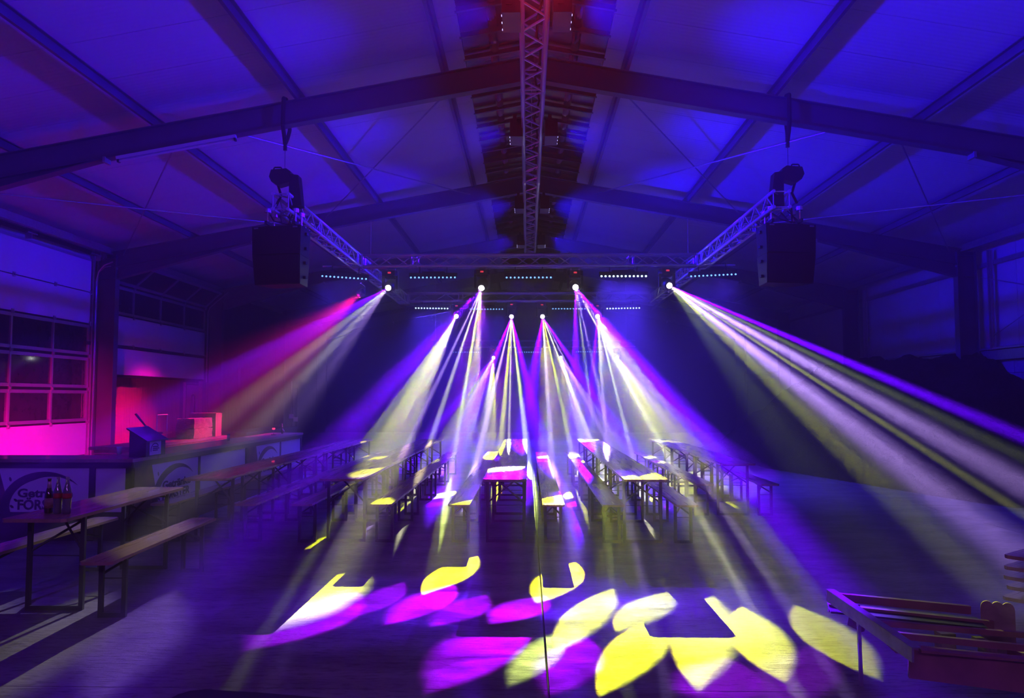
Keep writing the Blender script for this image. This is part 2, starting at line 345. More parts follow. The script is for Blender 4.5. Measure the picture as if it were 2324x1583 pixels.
# concrete floor
def concrete():
    m = bpy.data.materials.new('worn_concrete'); m.use_nodes = True; nt = m.node_tree; N = nt.nodes; K = nt.links.new; b = N['Principled BSDF']
    tc = N.new('ShaderNodeTexCoord')
    def noise(s, det=8, ro=.6, sc3=(1,1,1), dist=0):
        mp = N.new('ShaderNodeMapping'); mp.inputs['Scale'].default_value = sc3; K(tc.outputs['Object'], mp.inputs['Vector'])
        n = N.new('ShaderNodeTexNoise'); n.inputs['Scale'].default_value = s; n.inputs['Detail'].default_value = det; n.inputs['Roughness'].default_value = ro; n.inputs['Distortion'].default_value = dist
        K(mp.outputs[0], n.inputs['Vector']); return n.outputs['Fac']
    def ramp(f, a, b_, x, y):
        r = N.new('ShaderNodeMapRange'); r.inputs['From Min'].default_value = a; r.inputs['From Max'].default_value = b_; r.inputs['To Min'].default_value = x; r.inputs['To Max'].default_value = y
        K(f, r.inputs['Value']); return r.outputs[0]
    def mix(fac, A, B):
        x = N.new('ShaderNodeMix'); x.data_type = 'RGBA'; K(fac, x.inputs['Factor'])
        for k, v in (('A', A), ('B', B)):
            if isinstance(v, tuple): x.inputs[k].default_value = (*v, 1)
            else: K(v, x.inputs[k])
        return x.outputs['Result']
    big = noise(.35, 5); mid = noise(1.6, 9, .65, (.6, 1.6, 1), .6); fine = noise(22, 8, .7, (.35, 1.3, 1)); stain = noise(.9, 6, .6, (1.2, .7, 1), 1.2); grit = noise(90, 4)
    c = mix(ramp(big, .4, .6, 0, 1), (.23,.23,.235), (.16,.16,.165))
    c = mix(ramp(mid, .47, .66, 0, .6), c, (.09,.088,.09))
    c = mix(ramp(fine, .50, .62, 0, .85), c, (.05,.048,.05))
    c = mix(ramp(stain, .60, .70, 0, .5), c, (.27,.27,.28))
    pit = ramp(grit, .68, .74, 0, .7); c = mix(pit, c, (.05,.05,.05))
    K(c, b.inputs['Base Color'])
    K(ramp(mid, .35, .65, .38, .72), b.inputs['Roughness']); b.inputs['Specular IOR Level'].default_value = .45
    bp = N.new('ShaderNodeBump'); bp.inputs['Strength'].default_value = .9; bp.inputs['Distance'].default_value = .008; K(fine, bp.inputs['Height'])
    b2 = N.new('ShaderNodeBump'); b2.inputs['Strength'].default_value = .25; b2.inputs['Distance'].default_value = .003; K(grit, b2.inputs['Height']); K(bp.outputs[0], b2.inputs['Normal'])
    K(b2.outputs[0], b.inputs['Normal']); return m
m_floor = concrete(); m_joint = mat('joint_seal', (.008,.008,.008), .9)

# ------------------------------------------------------------------ hall shell
FR = [-14.6, -7.9, -1.2, 5.5, 12.2, 18.9, 25.6, 32.3, 39.0]      # frame positions along the hall
IN = 10.05; OUT = 10.5; SL = .18; APEX = 7.05; DEP = .38
def top_z(x): return APEX - SL * abs(x - X0)
YN, YF = -10.0, 39.2
# floor: slabs with recessed joints
fl = MB(); fl.box((X0, (YN + YF) / 2, -.10), (2 * OUT + 6, YF - YN + 8, .10)); flo = struct(fl.build('floor', m_joint))
xs = [X0 - OUT - 1.6, X0 - 6.1, X0, X0 + 6.1, X0 + OUT + .4]; ys = [-12, -1.4, 4.74, 10.9, 17.0, 23.1, 29.2, 39.4]
for i in range(4):
    for j in range(7):
        g = .007 if True else 0
        bx = box1(((xs[i] + xs[i+1]) / 2, (ys[j] + ys[j+1]) / 2, -.027), (xs[i+1] - xs[i] - 2 * g, ys[j+1] - ys[j] - g, .054))
        bx.build('floor_slab', m_floor, flo)
# roof: sandwich panels running from eave to ridge light, each a piece of its own
ceil = MB()
for s in (-1, 1):
    a, b = 1.15, OUT + .3
    za, zb = APEX + .40 - SL * a, APEX + .40 - SL * b
    v = [(X0 + s * a, YN, za), (X0 + s * b, YN, zb), (X0 + s * b, YF, zb), (X0 + s * a, YF, za)]
    v += [(p[0], p[1], p[2] + .06) for p in v]
    ceil.add(v, [(0,1,2,3), (7,6,5,4), (0,4,5,1), (1,5,6,2), (2,6,7,3), (3,7,4,0)])
ceilo = struct(ceil.build('ceiling', m_steel))
PW = 1.1
for s in (-1, 1):
    a, b = 1.12, OUT + .25; L = math.hypot(b - a, SL * (b - a)); ang = math.atan(SL) * s
    mesh = box1((0, 0, 0), (L, PW - .012, .08)).mesh('roof_panel', m_roof)
    xm = X0 + s * (a + b) / 2; zm = APEX + .24 + .055 - SL * (a + b) / 2
    y = YN + PW / 2
    while y < YF:
        inst('roof_panel', mesh, ceilo, (xm, y, zm), (0, ang, 0)); y += PW
# ridge light: dark glazed lantern with cross bars
rl = MB(); hw = 1.12
z0 = APEX + .22 - SL * hw
rl.prism([(-hw, 0), (0, SL * hw), (hw, 0), (hw, .03), (0, SL * hw + .03), (-hw, .03)], 0, YF - YN, Matrix(((1,0,0,X0),(0,0,-1,YF),(0,1,0,z0 + .12),(0,0,0,1))))
rlo = struct(rl.build('window_1', m_poly)); rlo['label'] = 'dark corrugated ridge light along the top of the roof'
sheet = MB().box((-.57, 0, .095), (1.14, .76, .012), Matrix.Rotation(-math.atan(SL), 4, 'Y')).mesh('glazing_sheet', m_poly)
bar = MB().box((0, 0, 0), (1.16, .05, .07)).mesh('glazing_bar', m_steel)
y = -6.0
while y < 32:
    for s in (-1, 1):
        inst('glazing_bar', bar, rlo, (X0 + s * .57, y, z0 + .5 * SL * hw + .055), (0, s * math.atan(SL), 0))
    y += .8
# small chinks of light reflected by curved ribs in the ridge light
rib = MB()
prof = [(-.07, 0), (-.035, .03), (0, .04), (.035, .03), (.07, 0)]
for k in range(4):
    (xa, za), (xb, zb) = prof[k], prof[k+1]
    rib.add([(xa, -.34, za), (xb, -.34, zb), (xb, .34, zb), (xa, .34, za), (xa, -.34, za+.01), (xb, -.34, zb+.01), (xb, .34, zb+.01), (xa, .34, za+.01)],
            [(0,1,2,3), (7,6,5,4), (0,4,5,1), (2,6,7,3)])
ribm = rib.mesh('corrugation', mat('corrugated_glossy', (.25,.22,.22), .18, .4), True)
y = -5.6
while y < 26:
    for s in (-1, 1):
        for q in (.64,):
            inst('corrugation', ribm, rlo, (X0 + s * q, y, z0 + .09 + SL * (hw - q)), (PI, 0, 0))
    y += .8

# steel frames
def isection(L, h, wf=.17, tf=.014, tw=.010, Mx=None, mb=None):
    mb = mb or MB()
    mb.box((0, 0, h/2 - tf/2), (L, wf, tf), Mx); mb.box((0, 0, -h/2 + tf/2), (L, wf, tf), Mx); mb.box((0, 0, 0), (L, tw, h - 2*tf), Mx)
    return mb
HX = 6.75
def frame(Y, idx):
    o = thing('steel_portal_frame', ['','','','', 'nearest grey steel roof frame, carrying the two chain hoists', 'middle grey steel frame, its columns beside the two garage doors', 'third grey steel frame, columns behind the bar and the mulch heap', 'far steel frame lost in haze behind the farthest lamps', 'last steel frame against the dark back wall'][idx], 'steel frame', (X0, Y, 0))
    for s in (-1, 1):
        a = math.atan(SL) * (-s) * -1
        L = (IN + .1) / math.cos(math.atan(SL))
        R = Matrix.Rotation(s * math.atan(SL), 4, 'Y')
        cx = s * (IN + .1) / 2; cz = APEX - DEP / 2 - SL * (IN + .1) / 2
        isection(L, DEP, Mx=Matrix.Translation((cx, 0, cz)) @ R).build('rafter', m_steel, o)
        # haunch: tapered web with its own bottom flange
        h = MB(); t0 = APEX - DEP - SL * HX; t1 = APEX - DEP - SL * IN; lo = 4.56
        h.add([(s*HX, -.005, t0), (s*IN, -.005, t1), (s*IN, -.005, lo), (s*HX, .005, t0), (s*IN, .005, t1), (s*IN, .005, lo)], [(0,1,2),(3,5,4),(0,3,4,1),(1,4,5,2),(2,5,3,0)])
        h.add([(s*HX, -.085, t0 - .006), (s*IN, -.085, lo), (s*IN, .085, lo), (s*HX, .085, t0 - .006), (s*HX, -.085, t0 + .012), (s*IN, -.085, lo + .018), (s*IN, .085, lo + .018), (s*HX, .085, t0 + .012)],
              [(0,1,2,3),(7,6,5,4),(0,4,5,1),(1,5,6,2),(2,6,7,3),(3,7,4,0)])
        h.build('haunch', m_steel, o)
        box1((s * HX, -.02, t0 - .03), (.04, .19, .09)).build('haunch_plate', m_galv, o)
        # column
        zt = top_z(X0 + OUT)
        c = MB(); xm = s * (IN + OUT) / 2; hh = OUT - IN
        c.box((xm - s * hh / 2 + s * .008, 0, zt / 2), (.016, .2, zt)); c.box((xm + s * hh / 2 - s * .008, 0, zt / 2), (.016, .2, zt)); c.box((xm, 0, zt / 2), (hh - .03, .011, zt))
        c.build('column', m_steel, o)
        for z in (lo + .01, zt - .1):
            for yy in (-.052, .052): box1((xm, yy, z), (hh - .034, .088, .014)).build('stiffener', m_steel, o)
        box1((xm, 0, .012), (.55, .34, .024)).build('base_plate', m_steel, o)
        for k in range(2): box1((s * (IN - .012), (-.06, .06)[k], lo + .25), (.03, .035, .035)).build('bolt', m_galv, o)
    box1((0, 0, APEX - DEP / 2 - .02), (.03, .2, DEP + .08)).build('apex_plate', m_steel, o)
for i, Y in enumerate(FR):
    if i >= 4: frame(Y, i)
# purlins: Z sections on the rafters
PX = [1.42, 3.72, 5.98, 8.25]
PN = ['first purlin beside the ridge', 'second purlin from the ridge', 'third purlin from the ridge', 'lowest purlin near the eave']
for s in (-1, 1):
    for k, px_ in enumerate(PX):
        z = APEX - SL * px_; y0, y1 = YN + 1, YF - .2
        h = .13
        poly = [(-.05, 0), (.0, 0), (.0, h - .012), (.05, h - .012), (.05, h), (-.008, h), (-.008, .012), (-.05, .012)]
        if s > 0: poly = [(-a, b) for a, b in poly][::-1]
        mb = MB(); mb.prism(poly, 0, y1 - y0, Matrix(((1,0,0,0),(0,0,-1,y1),(0,1,0,0),(0,0,0,1))))
        o = mb.build('roof_purlin', m_steel); o.location = (X0 + s * px_, 0, z)
        tag(o, ('left ' if s < 0 else 'right ') + 'roof slope, ' + PN[k] + ', galvanised steel', 'purlin')
    # eave strut
    o = box1((0, 0, 0), (.12, YF - YN - 1, .16)).build('eave_beam', m_galv); o.location = (X0 + s * (OUT - .25), (YN + YF) / 2, top_z(X0 + OUT) + .08)
    tag(o, 'galvanised eave beam on top of the ' + ('left' if s < 0 else 'right') + ' columns', 'beam')
# bracing rods in the bay between first and second frame
def rod(pts, lab):
    mb = MB().tube(*pts, .014, 8); o = mb.build('bracing_rod', m_galv)
    tag(o, lab, 'rod')
for s in (-1, 1):
    n = 'left' if s < 0 else 'right'
    zz = lambda x, dz=.12: top_z(X0 + x) - dz
    rod([(X0 + s * 1.2, 12.25, zz(1.2)), (X0 + s * 5.0, 18.85, zz(5.0))], 'thin bracing rod on the %s slope, from the ridge out to the second purlin' % n)
    rod([(X0 + s * 5.0, 12.25, zz(5.0, .19)), (X0 + s * 1.5, 18.85, zz(1.5, .19))], 'thin bracing rod on the %s slope, crossing back in to the ridge' % n)
    rod([(X0 + s * 5.6, 12.25, zz(5.6)), (X0 + s * 9.9, 18.85, zz(9.9))], 'thin bracing rod on the %s slope, running out to the column head' % n)
    rod([(X0 + s * 9.9, 12.25, zz(9.9, .19)), (X0 + s * 5.6, 18.85, zz(5.6, .19))], 'thin bracing rod on the %s slope, running in from the eave' % n)

# walls
LX, RX = X0 - OUT - .12, X0 + OUT + .12
ZE = top_z(X0 + OUT) + .26
def wallbox(name, c, d, m): return struct(box1(c, d).build(name, m))
wallbox('wall_left', (LX - .06, (YN + 12.2) / 2, ZE / 2), (.12, 12.2 - YN, ZE), m_wallpanel)
wl = wallbox('wall_left_rear', (LX - .06, (25.75 + YF) / 2, ZE / 2), (.12, YF - 25.75, ZE), m_darkwall)
bm_ = box1((0, 0, 0), (.05, .30, ZE - .1)).mesh('wall_board', m_darkwall)
for k in range(43): inst('wall_board', bm_, wl, (LX + .025, 25.9 + k * .31, ZE / 2))
# strip above and between the doors
wallbox('wall_left_lintel', (LX - .06, 18.95, (5.02 + ZE) / 2), (.12, 13.5, ZE - 5.02), m_wallpanel)
for k, (a, b) in enumerate(((12.2, 12.75), (18.72, 19.15), (25.45, 25.75))):
    wallbox('wall_left_pier', (LX - .06, (a + b) / 2, 2.51), (.12, b - a, 5.02), m_steel)
# back and front gables
def gable(name, Y, m):
    mb = MB(); e = OUT + .35
    mb.prism([(-e, -.1), (e, -.1), (e, ZE), (0, APEX + .5), (-e, ZE)], 0, .15, Matrix(((1,0,0,X0),(0,0,-1,Y),(0,1,0,0),(0,0,0,1))))
    return struct(mb.build(name, m))
gable('wall_back', YF + .15, m_darkwall); gable('wall_front', YN, m_darkwall)
# right wall: block plinth, rail, translucent panels above
mort = wallbox('wall_right', (RX + .12, (YN + YF) / 2, 1.28), (.14, YF - YN, 2.56), m_mortar)
blk = box1((0, 0, 0), (.10, .488, .238)).mesh('block', m_block)
for r in range(4, 10):
    y = 12.4 + (.25 if r % 2 else 0)
    while y < 25.4:
        inst('block', blk, mort, (RX + .02, y + .25, r * .25 + .125)); y += .5
up = wallbox('wall_right_upper', (RX + .12, (YN + YF) / 2, (2.56 + ZE) / 2), (.10, YF - YN, ZE - 2.56), m_wallpanel)
pn = box1((0, 0, 0), (.03, 1.09, ZE - 2.9)).mesh('wall_panel', m_wallpanel)
y = 6.0
while y < YF: inst('wall_panel', pn, up, (RX + .055, y, (2.85 + ZE) / 2)); y += 1.1
for nm, z, d in (('trim_1', 2.67, (.14, YF - YN, .22)), ('trim_2', 2.82, (.22, YF - YN, .035)), ('trim_3', ZE - .62, (.06, YF - YN, .10))):
    struct(box1((RX - .02, (YN + YF) / 2, z), d).build(nm, m_galv))
# door posts on the right wall beside the columns
for Y in (12.9, 18.3, 19.45, 25.1):
    c = MB(); c.box((0, -.04, 1.1), (.012, .012, 2.3)); c.box((0, 0, 1.1), (.10, .012, 2.3)); c.box((.05, 0, 1.1), (.012, .10, 2.3))
    o = c.build('wall_post', m_galv); o.location = (RX - .12, Y, 2.86 - .02)
    tag(o, 'slim galvanised post on the right wall ' + {12.9:'just beyond the nearest frame',18.3:'in front of the middle column',19.45:'just behind the middle column',25.1:'in front of the third column'}[Y], 'post')
# rods crossing on the right wall
for a, b, lab in (((12.4, 2.95), (18.6, 4.5), 'thin rod rising across the right wall panels'), ((18.2, 3.1), (12.4, 5.0), 'thin rod falling across the right wall panels')):
    tag(MB().tube((RX - .14, a[0], a[1]), (RX - .14, b[0], b[1]), .011).build('bracing_rod', m_galv), lab, 'rod')

# sectional doors on the left
SEC = [0.0, .36, 1.12, 1.90, 2.68, 3.46, 4.21, 4.97]
def sect_window(door, y0, y1, z0, z1, n, x, tilt=None, off=0.0, k0=0):
    """glazed section: frame bars and panes between y0..y1"""
    T = tilt or Matrix.Identity(4)
    fr = MB(); H = z1 - z0
    for zc in (z0 + .045, z1 - .045): fr.box((x, (y0 + y1) / 2, zc), (.05, y1 - y0, .07), T)
    o = fr.build('section_rail', m_doorframe, door)
    wdt = (y1 - y0) / n
    for k in range(n + 1):
        yc = y0 + k * wdt; yc = min(max(yc, y0 + .03), y1 - .03)
        MB().box((x + .008, yc, (z0 + z1) / 2), (.045, .055, H - .02), T).build('mullion', m_doorframe, door)
    for k in range(n):
        MB().box((x - .012, y0 + (k + .5) * wdt, (z0 + z1) / 2), (.012, wdt - .03, H - .10), T).build('pane', m_pane, door)
    MB().box((x - .03, (y0 + y1) / 2, (z0 + z1) / 2), (.008, y1 - y0, H), T).build('backing', m_rubber, door) if False else None
    return o
def hinges(door, zs, ysl, x):
    hm = MB().box((0, 0, 0), (.03, .07, .10)).box((.018, 0, 0), (.03, .03, .05)).mesh('hinge', m_galv)
    for z in zs:
        for y in ysl: inst('hinge', hm, door, (x + .035, y, z))
D1 = thing('door_1', 'closed sectional garage door with three glazed rows and white panels, at the left edge', 'garage door', (0, 0, 0)); D1['kind'] = 'structure'
dx = LX + .03; ya, yb = 12.95, 18.66
for k in range(7):
    z0_, z1_ = SEC[k], SEC[k+1]
    if k in (2, 3, 4): sect_window(D1, ya, yb, z0_ + .02, z1_ - .02, 4, dx)
    else: box1((dx, (ya + yb) / 2, (z0_ + z1_) / 2), (.045, yb - ya, z1_ - z0_ - .022)).build('door_panel', m_door, D1)
for k in range(1, 7): box1((dx - .006, (ya + yb) / 2, SEC[k]), (.03, yb - ya, .05)).build('seal', m_rubber, D1)
hinges(D1, SEC[1:7], [ya + (yb - ya) * q / 4 for q in range(5)], dx)
for y in (ya - .03, yb + .06):
    box1((dx + .03, y, 2.55), (.10, .06, 5.1)).build('track', m_galv, D1)
    MB().path([(dx + .12, y, 0), (dx + .12, y, 4.5), (dx + .17, y, 4.72), (dx + .3, y, 4.88), (dx + .5, y, 4.96)], .018).build('track_tube', m_galv, D1)
box1((dx, (ya + yb) / 2, 4.99), (.05, yb - ya, .06)).build('top_rail', m_doorframe, D1)
box1((dx - .1, (ya + yb) / 2, 2.5), (.02, yb - ya + .4, 5.1)).build('night_behind_panes', m_rubber, D1)
# torsion shaft of the door
ts = thing('torsion_shaft', 'torsion spring shaft with brackets above the glazed garage door', 'door shaft', (LX + .20, 0, 5.12))
MB().tube((0, 12.9, 0), (0, 18.9, 0), .016, 8).build('shaft', m_galv, ts)
for a, b in ((13.2, 15.9), (16.3, 18.3)):
    sp = MB()
    y = a
    while y < b: sp.tube((0, y, 0), (0, y + .03, 0), .048, 10); y += .045
    q = sp.build('spring', m_black, ts); q['kind'] = 'stuff'
for y in (12.95, 16.1, 18.75): MB().box((-.05, y, 0), (.14, .02, .26)).build('bracket', m_galv, ts)
for y in (12.85, 18.85): MB().lathe([(.03,-.05),(.1,-.05),(.1,.05),(.03,.05)], 16, Matrix.Translation((0, y, 0)) @ Matrix.Rotation(PI/2, 4, 'X')).build('cable_drum', m_galv, ts)
struct(box1((LX + .05, 15.8, 5.16), (.05, 6.2, .10)).build('trim_4', m_galv))
# second door, half open: top two sections bent inwards
D2 = thing('door_2', 'half raised sectional garage door behind the bar, its top glazed section tilted inwards', 'garage door', (0, 0, 0)); D2['kind'] = 'structure'
ya, yb = 19.2, 25.42; zs = [2.28, 3.04, 3.80, 4.58]
for k in range(2): box1((dx, (ya + yb) / 2, (zs[k] + zs[k+1]) / 2), (.045, yb - ya, .74)).build('door_panel', m_door, D2)
sect_window(D2, ya, yb, 3.82, 4.56, 4, dx)
T = Matrix.Translation((dx, 0, 4.60)) @ Matrix.Rotation(math.radians(48), 4, 'Y') @ Matrix.Translation((-dx, 0, -4.60))
sect_window(D2, ya, yb, 4.62, 5.36, 4, dx, T)
for k in (1, 2): box1((dx - .006, (ya + yb) / 2, zs[k]), (.03, yb - ya, .04)).build('seal', m_rubber, D2)
box1((dx, (ya + yb) / 2, 2.25), (.06, yb - ya, .05)).build('bottom_seal', m_rubber, D2)
hinges(D2, zs[1:4], [ya + (yb - ya) * q / 4 for q in range(5)], dx)
for y in (ya - .03, yb + .02):
    MB().path([(dx + .10, y, 2.2), (dx + .10, y, 4.45), (dx + .16, y, 4.62), (dx + .75, y, 5.12)], .02).build('track_tube', m_galv, D2)
box1((dx - .06, (ya + yb) / 2, 4.2), (.02, yb - ya + .3, .8)).build('night_behind_panes', m_rubber, D2)
# room seen under the raised door
BX = LX - .72
annex = struct(box1((BX - .1, 23.6, 1.5), (.08, 9.6, 3.2)).build('wall_annex', m_darkwall)); 
wb = box1((0, 0, 0), (.03, .31, 2.9)).mesh('wall_board', m_wood)
y = 19.2
while y < 25.3: inst('wall_board', wb, annex, (BX, y, 1.45)); y += .318
struct(box1((BX + .3, 23.0, 3.0), (1.0, 9.0, .08)).build('ceiling_annex', m_darkwall))
struct(box1((LX - .3, 28.5, 1.5), (.9, .1, 3.1)).build('wall_annex_end', m_darkwall))
struct(box1((LX - .3, 18.9, 1.5), (.9, .1, 3.1)).build('wall_annex_front', m_darkwall))
EN = thing('door_3', 'pale entrance door with a narrow arched window, behind the bar', 'door', (BX + .02, 26.35, 0)); EN['kind'] = 'structure'
box1((0, 0, 1.05), (.06, 1.15, 2.15)).build('door_leaf', m_door, EN)
for yy in (-.61, .61): box1((.01, yy, 1.07), (.08, .07, 2.2)).build('door_frame', m_doorframe, EN)
box1((.01, 0, 2.17), (.08, 1.3, .07)).build('door_frame', m_doorframe, EN)
arch = [(-.17, -.55), (.17, -.55), (.17, .35)] + [(.17 * math.cos(a * PI / 8), .35 + .22 * math.sin(a * PI / 8)) for a in range(1, 8)] + [(-.17, .35)]
MB().prism(arch, 0, .02, Matrix(((0,0,1,.035),(1,0,0,-.05),(0,1,0,1.25),(0,0,0,1)))).build('arched_pane', m_pane, EN)
box1((.06, -.05, 1.2), (.015, .012, 1.1)).build('glazing_bar', m_doorframe, EN)
box1((.07, .42, 1.05), (.03, .13, .03)).build('handle', m_galv, EN)
# ------------------------------------------------------------------ trusses
def truss(name, p0, p1, label, pitch=.31, joints=(), faces='tblr', group=None):
    p0 = Vector(p0); p1 = Vector(p1); d = p1 - p0; L = d.length
    yawt = math.atan2(d.y, d.x)
    o = thing(name, label, 'truss', p0, yawt, group)
    h = .12
    ch = MB().tube((0, 0, 0), (L, 0, 0), .027, 10).mesh('chord', m_alu, True)
    for a in (-h, h):
        for b in (-h, h): inst('chord', ch, o, (0, a, b))
    n = int((L - .2) / pitch); st = (L - .1) / n
    bl = math.hypot(st, 2 * h)
    br = MB().tube((0, 0, 0), (0, 0, bl), .0125, 6, cap=False).mesh('brace', m_alu)
    for f in faces:
        for k in range(n):
            x0 = .05 + k * st; up = (k + (0 if f in 'tr' else 1)) % 2
            if f in 'tb': z = h if f == 't' else -h; A = Vector((x0, -h if up else h, z)); B = Vector((x0 + st, h if up else -h, z))
            else: y = h if f == 'l' else -h; A = Vector((x0, y, -h if up else h)); B = Vector((x0 + st, y, h if up else -h))
            inst('brace', br, o, A, (B - A).to_track_quat('Z', 'Y'))
    fm = MB()
    for a, b in (((-h,-h),(h,-h)), ((h,-h),(h,h)), ((h,h),(-h,h)), ((-h,h),(-h,-h))): fm.tube((0, a[0], a[1]), (0, b[0], b[1]), .010, 6)
    fmm = fm.mesh('end_frame', m_alu)
    for x in [.03, L - .03] + [j + e for j in joints for e in (-.06, .06)]: inst('end_frame', fmm, o, (x, 0, 0))
    cn = MB()
    for a in (-h, h):
        for b in (-h, h): cn.tube((-.06, a, b), (.06, a, b), .030, 8)
    if joints:
        cm = cn.mesh('coupler', m_alu)
        for j in joints: 
            q = inst('coupler', cm, o, (j, 0, 0)); q['kind'] = 'stuff'
    return o
TZ = 4.70
xl, xr = -3.78, 3.85
truss('lighting_truss', (xl + .15, 17.3, TZ), (xr - .15, 17.3, TZ), 'front cross truss with the nearest row of four moving heads under it', joints=(1.15, 5.9))
truss('lighting_truss', (xl + .15, 24.0, TZ + .05), (xr - .15, 24.0, TZ + .05), 'second cross truss, dim behind the front one', joints=(1.6, 5.8), faces='lb', pitch=.34)
truss('lighting_truss', (-3.75, 31.0, 3.80), (4.2, 31.0, 3.80), 'farthest low cross truss, faint in the haze', faces='l', pitch=.36)
truss('lighting_truss', (xl, 11.9, TZ), (xl, 23.9, TZ), 'left side truss running back from the left hanging speakers', joints=(1.9, 5.0, 6.0, 9.0))
truss('lighting_truss', (xr, 11.9, TZ), (xr, 23.9, TZ), 'right side truss running back from the right hanging speakers', joints=(1.9, 5.0, 6.0, 9.0))
truss('lighting_truss', (X0 - .05, 1.2, 5.44), (X0 - .05, 19.6, 5.44), 'ridge truss running overhead along the middle of the roof with blue floods', pitch=.30, joints=(3.9, 8.0, 12.0, 16.0))
# cables tied along the trusses
for (x, ya_, yb_, zc, lab) in ((xl + .05, 12.2, 23.6, TZ - .10, 'black cable bundle lying in the left side truss'), (xr - .05, 12.2, 23.6, TZ - .10, 'black cable bundle lying in the right side truss'), (X0 + .0, 1.5, 19.2, 5.36, 'black cable bundle lying in the ridge truss')):
    pts = []; y = ya_; k = 0
    while y < yb_:
        pts.append((x + .03 * math.sin(k * 1.7), y, zc + .02 * math.cos(k * 2.3))); y += .35; k += 1
    tag(MB().path(pts, .013, 6).build('cable_bundle', m_cloth), lab, 'cable')
# corner blocks
for x, Y, n in ((xl, 17.3, 'left front'), (xr, 17.3, 'right front'), (xl, 24.0, 'left rear'), (xr, 24.0, 'right rear')):
    o = thing('truss_corner', 'gusseted truss corner at the %s corner of the lighting rig' % n, 'truss corner', (x, Y, TZ))
    for zz in (-.13, .13):
        box1((0, 0, zz), (.34, .34, .008)).build('gusset', m_alu, o)
    for a in (-.15, .15):
        for b in (-.15, .15): MB().tube((a, b, -.14), (a, b, .14), .022, 8).build('post', m_alu, o)
# wire hangers of trusses: round slings and steel wires up to the rafters
def hanger(x, Y, ztop, zb, lab):
    tag(MB().tube((x, Y, zb), (x, Y, ztop), .008, 6).build('steel_wire', m_galv), lab, 'wire')
hanger(X0 - .05, 12.2, APEX - DEP, 5.56, 'short wire holding the ridge truss under the nearest rafter apex')
hanger(X0 - .05, 18.9, APEX - DEP, 5.56, 'short wire holding the ridge truss under the middle rafter apex')
hanger(xl, 18.9, top_z(xl) - DEP, 4.82, 'thin wire from the middle rafter to the left side truss')
hanger(xr, 18.9, top_z(xr) - DEP, 4.82, 'thin wire from the middle rafter to the right side truss')
hanger(X0 - 3.72, 30.88, top_z(X0 - 3.72) + .01, 3.85, 'thin wire at the left end of the farthest low truss')
hanger(X0 + 3.72, 30.88, top_z(X0 + 3.72) + .01, 3.85, 'thin wire at the right end of the farthest low truss')

# ------------------------------------------------------------------ moving heads
clampM = MB().lathe([(.034,-.025),(.046,-.025),(.046,.025),(.034,.025)], 12, Matrix.Rotation(PI/2, 4, 'Y')).box((0, 0, -.06), (.04, .05, .07)).mesh('truss_clamp', m_alu)
baseM = MB(); baseM.box((0, 0, 0), (.34, .30, .11), bev=.05); baseM.box((0, 0, -.075), (.22, .22, .05), bev=.03); baseM = baseM.mesh('base', m_black)
dispM = box1((0, -.153, .005), (.07, .006, .035)).mesh('display', mat('red_display', (.3,.02,.02), .3, emit=((1,.05,.08), 1.0)))
armM = MB().prism([(-.06,-.16),(.06,-.16),(.075,.02),(.06,.16),(-.06,.16),(-.075,.02)], -.022, .022, Matrix(((0,0,1,0),(1,0,0,0),(0,1,0,0),(0,0,0,1)))).mesh('yoke_arm', m_black)
headM = MB().lathe([(.05,-.17),(.10,-.165),(.125,-.12),(.13,.02),(.12,.09),(.105,.15),(.098,.17)], 20).mesh('head', m_black, True)
ringM = MB().lathe([(.084,.165),(.102,.165),(.102,.185),(.084,.185)], 24).mesh('lens_ring', m_blackm)
lensM = MB().lathe([(.078,.172),(.08,.176),(.06,.186),(.02,.190)], 20).mesh('lens', m_lens, True)
ROWN = ['nearest row', 'middle row', 'farthest row']
ordn = {4: ['leftmost', 'second from the left', 'second from the right', 'rightmost'], 3: ['left', 'middle', 'right']}
for i, (L, m) in enumerate(HEADS):
    row = 0 if i < 4 else 1 if i < 8 else 2; k = (i, i - 4, i - 8)[row]; n = (4, 4, 3)[row]
    ctr = L - m * .15
    o = thing('moving_head', '%s moving head lamp of the %s, black with a glaring lens' % (ordn[n][k], ROWN[row]), 'stage light', (ctr.x, ctr.y, ctr.z), group='moving heads')
    yw = 0
    inst('base', baseM, o, (0, 0, .27)); inst('display', dispM, o, (0, 0, .27))
    for s in (-1, 1):
        inst('yoke_arm', armM, o, (s * .155, 0, .09)); inst('truss_clamp', clampM, o, (s * .09, 0, .415))
    q = m.to_track_quat('Z', 'Y')
    hd = inst('head', headM, o, (0, 0, 0), q); inst('lens_ring', ringM, hd)
    ln = inst('lens', lensM, hd); ln['label'] = 'glowing lens'
# ------------------------------------------------------------------ LED battens
housM = MB(); housM.box((0, 0, .055), (1.06, .10, .10)); housM.box((0, .03, .12), (.5, .06, .05)); housM = housM.mesh('housing', m_black)
ledM = MB().lathe([(.019,0),(.019,.01),(.010,.016)], 10, Matrix.Rotation(PI/2 + .35, 4, 'X')).mesh('led_cell', m_led)
ledW = MB().lathe([(.023,0),(.023,.01),(.012,.018)], 10, Matrix.Rotation(PI/2 + .35, 4, 'X')).mesh('led_cell', m_ledw)
brkM = MB().path([(-.3, 0, .1), (-.3, 0, .26), (.3, 0, .26), (.3, 0, .1)], .012).mesh('bracket', m_blackm)
cnt = [0, 0, 0]; ords = {5: ['far left', 'left of the middle', 'middle', 'right of the middle', 'far right'], 4: ['leftmost', 'second from the left', 'second from the right', 'rightmost'], 3: ['left', 'middle', 'right']}
tot = [5, 4, 3]
